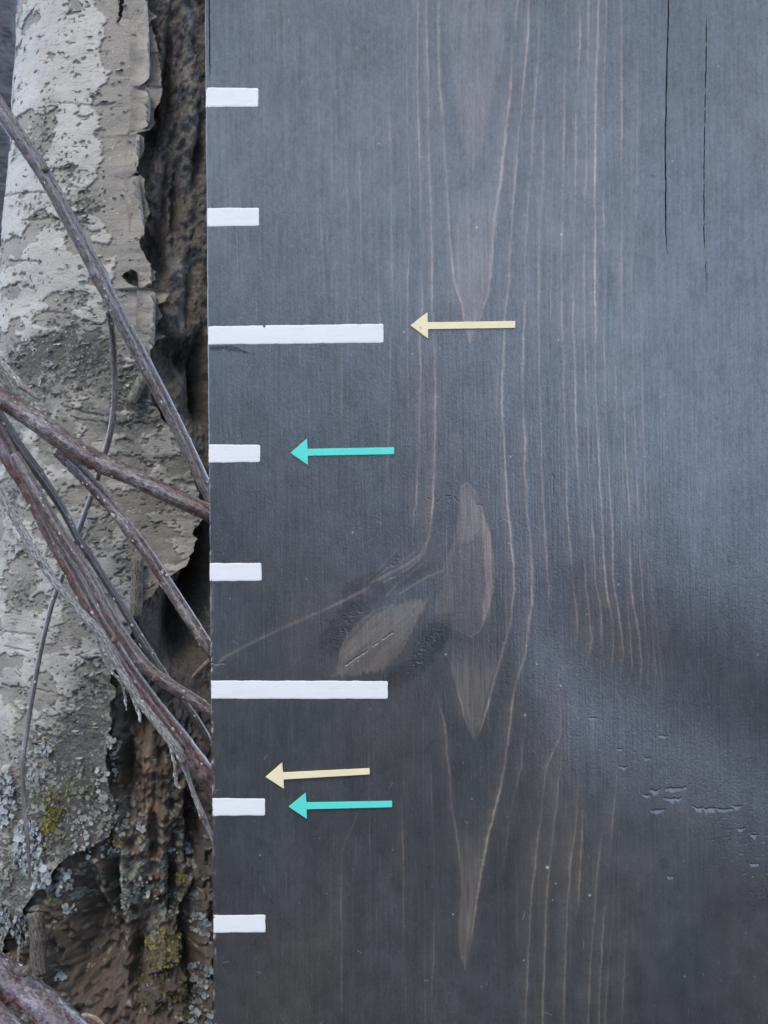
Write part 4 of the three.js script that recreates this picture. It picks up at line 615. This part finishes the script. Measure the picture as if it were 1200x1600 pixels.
branch('bare_branch', 'thick purple brown branch with pale film and a thinner fork under it', [[-70, 575, 0.030, 36], [0, 620, 0.030, 35], [60, 660, 0.030, 35], [115, 700, 0.030, 36], [150, 720, 0.030, 35], [205, 744, 0.030, 30], [262, 772, 0.031, 30], [326, 801, 0.031, 29], [390, 832, 0.032, 28]],
  { seed: 5, tone: [0.092, 0.052, 0.045], film: [0.32, 0.305, 0.305], filmAt: 0.52, dots: 260, nodes: [[0.43, 0.14, 0.003]], buds: [[146, 712, 0.026, 0.3, -0.6, 8, 9]], root: [[0.01, 0.26, -0.05], [0.055, 0, -0.075]],
    sides: [[[88, 700, 0.033, 22], [120, 733, 0.034, 22], [150, 765, 0.034, 21], [186, 806, 0.034, 19], [205, 832, 0.034, 22], [222, 853, 0.034, 19], [260, 910, 0.034, 20], [300, 972, 0.033, 20], [328, 1016, 0.033, 19], [370, 1080, 0.036, 18]]] });
branch('bare_branch', 'stout reddish brown stem running down beside the dark thin stem', [[-60, 590, 0.042, 32], [-10, 668, 0.041, 32], [15, 715, 0.040, 31], [43, 765, 0.040, 22], [78, 835, 0.040, 22], [117, 905, 0.040, 24], [157, 978, 0.040, 26], [202, 1048, 0.040, 26], [243, 1105, 0.040, 28], [284, 1160, 0.040, 34], [330, 1222, 0.040, 36], [370, 1275, 0.041, 40]],
  { seed: 8, tone: [0.108, 0.055, 0.048], film: [0.22, 0.165, 0.155], filmAt: 0.56, dots: 200, nodes: [[0.16, 0.12, 0.004]], root: [[0.0, 0.24, -0.06], [0.03, 0, -0.09]] });
branch('bare_branch', 'greyish brown stem with ringed knuckle, pressed against the stout reddish stem', [[22, 705, 0.0345, 15], [40, 738, 0.034, 19], [75, 800, 0.0335, 19], [105, 848, 0.0335, 18], [135, 892, 0.0335, 17], [170, 958, 0.0335, 19], [205, 1012, 0.0335, 21], [232, 1045, 0.033, 22], [262, 1068, 0.033, 22], [290, 1085, 0.033, 20], [330, 1112, 0.033, 19], [380, 1146, 0.034, 18]],
  { seed: 11, tone: [0.098, 0.06, 0.053], film: [0.22, 0.195, 0.185], filmAt: 0.48, dots: 170, nodes: [[0.66, 0.2, 0.0012], [0.735, 0.3, 0.0007], [0.76, 0.22, 0.0007]], buds: [[238, 1058, 0.030, 0.8, 0.4, 14, 12]], root: [[0.005, 0.24, -0.045], [0.045, 0, -0.07]] });
branch('bare_branch', 'dark thin stem with pale dots between the stout stem and the fork', [[-50, 580, 0.046, 20], [0, 652, 0.046, 19], [30, 700, 0.047, 20], [62, 742, 0.047, 17], [100, 800, 0.048, 13], [122, 842, 0.048, 12], [140, 868, 0.048, 14], [165, 908, 0.048, 13], [195, 955, 0.048, 13], [225, 1005, 0.048, 13], [262, 1062, 0.048, 12], [330, 1165, 0.048, 12]],
  { seed: 14, tone: [0.06, 0.047, 0.045], film: [0.13, 0.115, 0.11], filmAt: 0.58, dots: 150, nodes: [[0.52, 0.35, 0.001]], root: [[0.0, 0.22, -0.06], [0.02, 0, -0.085]] });
branch('bare_branch', 'thin pale grey twig with knobbly joints and a forked tip', [[-40, 700, 0.024, 13], [0, 772, 0.024, 13], [30, 822, 0.024, 13], [58, 868, 0.024, 16], [85, 908, 0.024, 14], [120, 950, 0.024, 13], [158, 992, 0.024, 17], [182, 1035, 0.024, 14], [212, 1086, 0.024, 14], [248, 1133, 0.024, 14], [280, 1176, 0.024, 16], [290, 1203, 0.025, 9], [303, 1240, 0.025, 8], [315, 1270, 0.025, 11], [326, 1296, 0.025, 8], [350, 1350, 0.026, 7]],
  { seed: 17, tone: [0.15, 0.138, 0.13], film: [0.42, 0.41, 0.40], filmAt: 0.36, dots: 120, rough: 0.14, mat: deadMat, nodes: [[0.31, 0.25, 0.0009], [0.53, 0.3, 0.001], [0.765, 0.3, 0.0009], [0.89, 0.5, 0.0006]], buds: [[62, 876, 0.0225, -0.5, 0.8, 8, 7], [176, 996, 0.022, 0.7, 0.6, 12, 13], [284, 1184, 0.0225, 0.3, 1, 14, 12], [318, 1276, 0.0235, -0.7, 0.5, 10, 9]], root: [[-0.005, 0.2, -0.03], [0.01, 0, -0.04]],
    sides: [[[150, 1000, 0.0265, 5], [172, 1046, 0.0265, 5], [190, 1068, 0.0265, 4], [198, 1110, 0.0265, 2]], [[205, 1085, 0.0265, 5], [217, 1115, 0.0265, 5], [219, 1128, 0.0265, 3]], [[262, 1155, 0.0265, 4], [272, 1190, 0.0265, 4], [277, 1226, 0.0265, 5], [285, 1232, 0.0265, 3]]] });
branch('bare_branch', 'short broken pale twig end above the thick filmed branch', [[-60, 505, 0.036, 11], [-20, 548, 0.036, 11], [0, 566, 0.036, 11], [22, 590, 0.036, 12], [28, 597, 0.036, 14], [44, 610, 0.036, 9], [58, 621, 0.036, 8], [60, 622.5, 0.036, 7]],
  { seed: 20, tone: [0.19, 0.165, 0.145], film: [0.44, 0.41, 0.37], filmAt: 0.38, dots: 30, rough: 0.12, mat: deadMat, sides: [[[-14, 570, 0.040, 18], [2, 588, 0.040, 14], [12, 602, 0.040, 12], [22, 616, 0.040, 4]]] });
branch('bare_branch', 'very thick purple branch with silvery film and pale scars, cut low', [[-140, 1440, 0.014, 76], [-60, 1490, 0.014, 76], [0, 1532, 0.014, 76], [55, 1572, 0.014, 77], [110, 1622, 0.014, 78], [190, 1690, 0.016, 80], [260, 1765, 0.022, 76]],
  { seed: 23, tone: [0.095, 0.055, 0.058], film: [0.33, 0.31, 0.32], filmAt: 0.5, dots: 420, dotSize: 1.5, rough: 0.05, nodes: [[0.32, 0.06, 0.003]], buds: [[34, 1522, 0.010, 0.6, -0.6, 20, 18]], root: [[-0.05, 0.18, -0.05, 0.006], [-0.02, 0, -0.06, 0.0065]] });
branch('bare_branch', 'dark red branch tucked close under the very thick silvery branch', [[-120, 1500, 0.004, 56], [-40, 1565, 0.004, 56], [10, 1612, 0.004, 56], [80, 1690, 0.006, 54], [200, 1830, 0.024, 50]],
  { seed: 26, tone: [0.10, 0.05, 0.055], film: [0.22, 0.17, 0.18], filmAt: 0.55, dots: 200, dotSize: 1.5, root: [[-0.06, 0.12, -0.045, 0.0045], [-0.04, 0, -0.055, 0.005]] });
branch('bare_branch', 'thin pinkish curled tendril rising beside the very thick silvery branch', [[112, 1640, 0.030, 9], [118, 1600, 0.030, 9], [130, 1588, 0.030, 9], [143, 1588, 0.029, 9], [156, 1598, 0.029, 9], [166, 1620, 0.029, 9], [172, 1660, 0.030, 9]],
  { seed: 29, tone: [0.30, 0.19, 0.15], film: [0.36, 0.26, 0.22], filmAt: 0.5, dots: 14, root: [[-0.07, 0.2, -0.05], [-0.05, 0, -0.05]] });
branch('wood_splinter', 'small orange brown wood splinter sticking out behind the board edge', [[299, 1060, 0.040, 3], [306, 1053, 0.039, 7], [316, 1043, 0.037, 8], [332, 1028, 0.034, 8], [370, 1000, 0.032, 8]],
  { seed: 32, tone: [0.26, 0.17, 0.12], film: [0.36, 0.27, 0.20], filmAt: 0.5, dots: 4, mat: deadMat, root: [[-0.01, 0.3, -0.04], [0.0, 0, -0.05]] });

// ------------------------------------------------------------------ dark trunk further back
{
  const o = thing('background_trunk', 'dark bare trunk standing behind the birch', 'tree trunk', [-0.235, 0, -0.42]);
  const pts = [], rad = []; for (let i = 0; i <= 8; i++) { pts.push(new THREE.Vector3(0.012 * Math.sin(i), i * 0.2, 0.006 * Math.cos(i * 2))); rad.push(0.062 - i * 0.002); }
  mesh('bark', tube(pts, rad, { seg: 64, step: 0.006, rough: 0.09, seed: 41, colorAt: (s, j, c) => { const n = 0.9 + 1.6 * fbm(s * 60, j * 14, 4); c[0] = 0.075 * n; c[1] = 0.07 * n; c[2] = 0.065 * n; } }), deadMat, o);
}

for (const o of [...scene.children]) if (o.userData.label && o.name !== 'background_trunk' && o.userData.category !== 'shrub') {   // lean everything the photograph shows by the same small angle about the board's middle
  const p = o.position, y = p.y - H, z = p.z, c = Math.cos(LEAN), n = Math.sin(LEAN);
  p.set(p.x, H + y * c + z * n, z * c - y * n); o.rotation.order = 'XYZ'; o.rotation.x = -LEAN;
}
renderer.render(scene, camera);
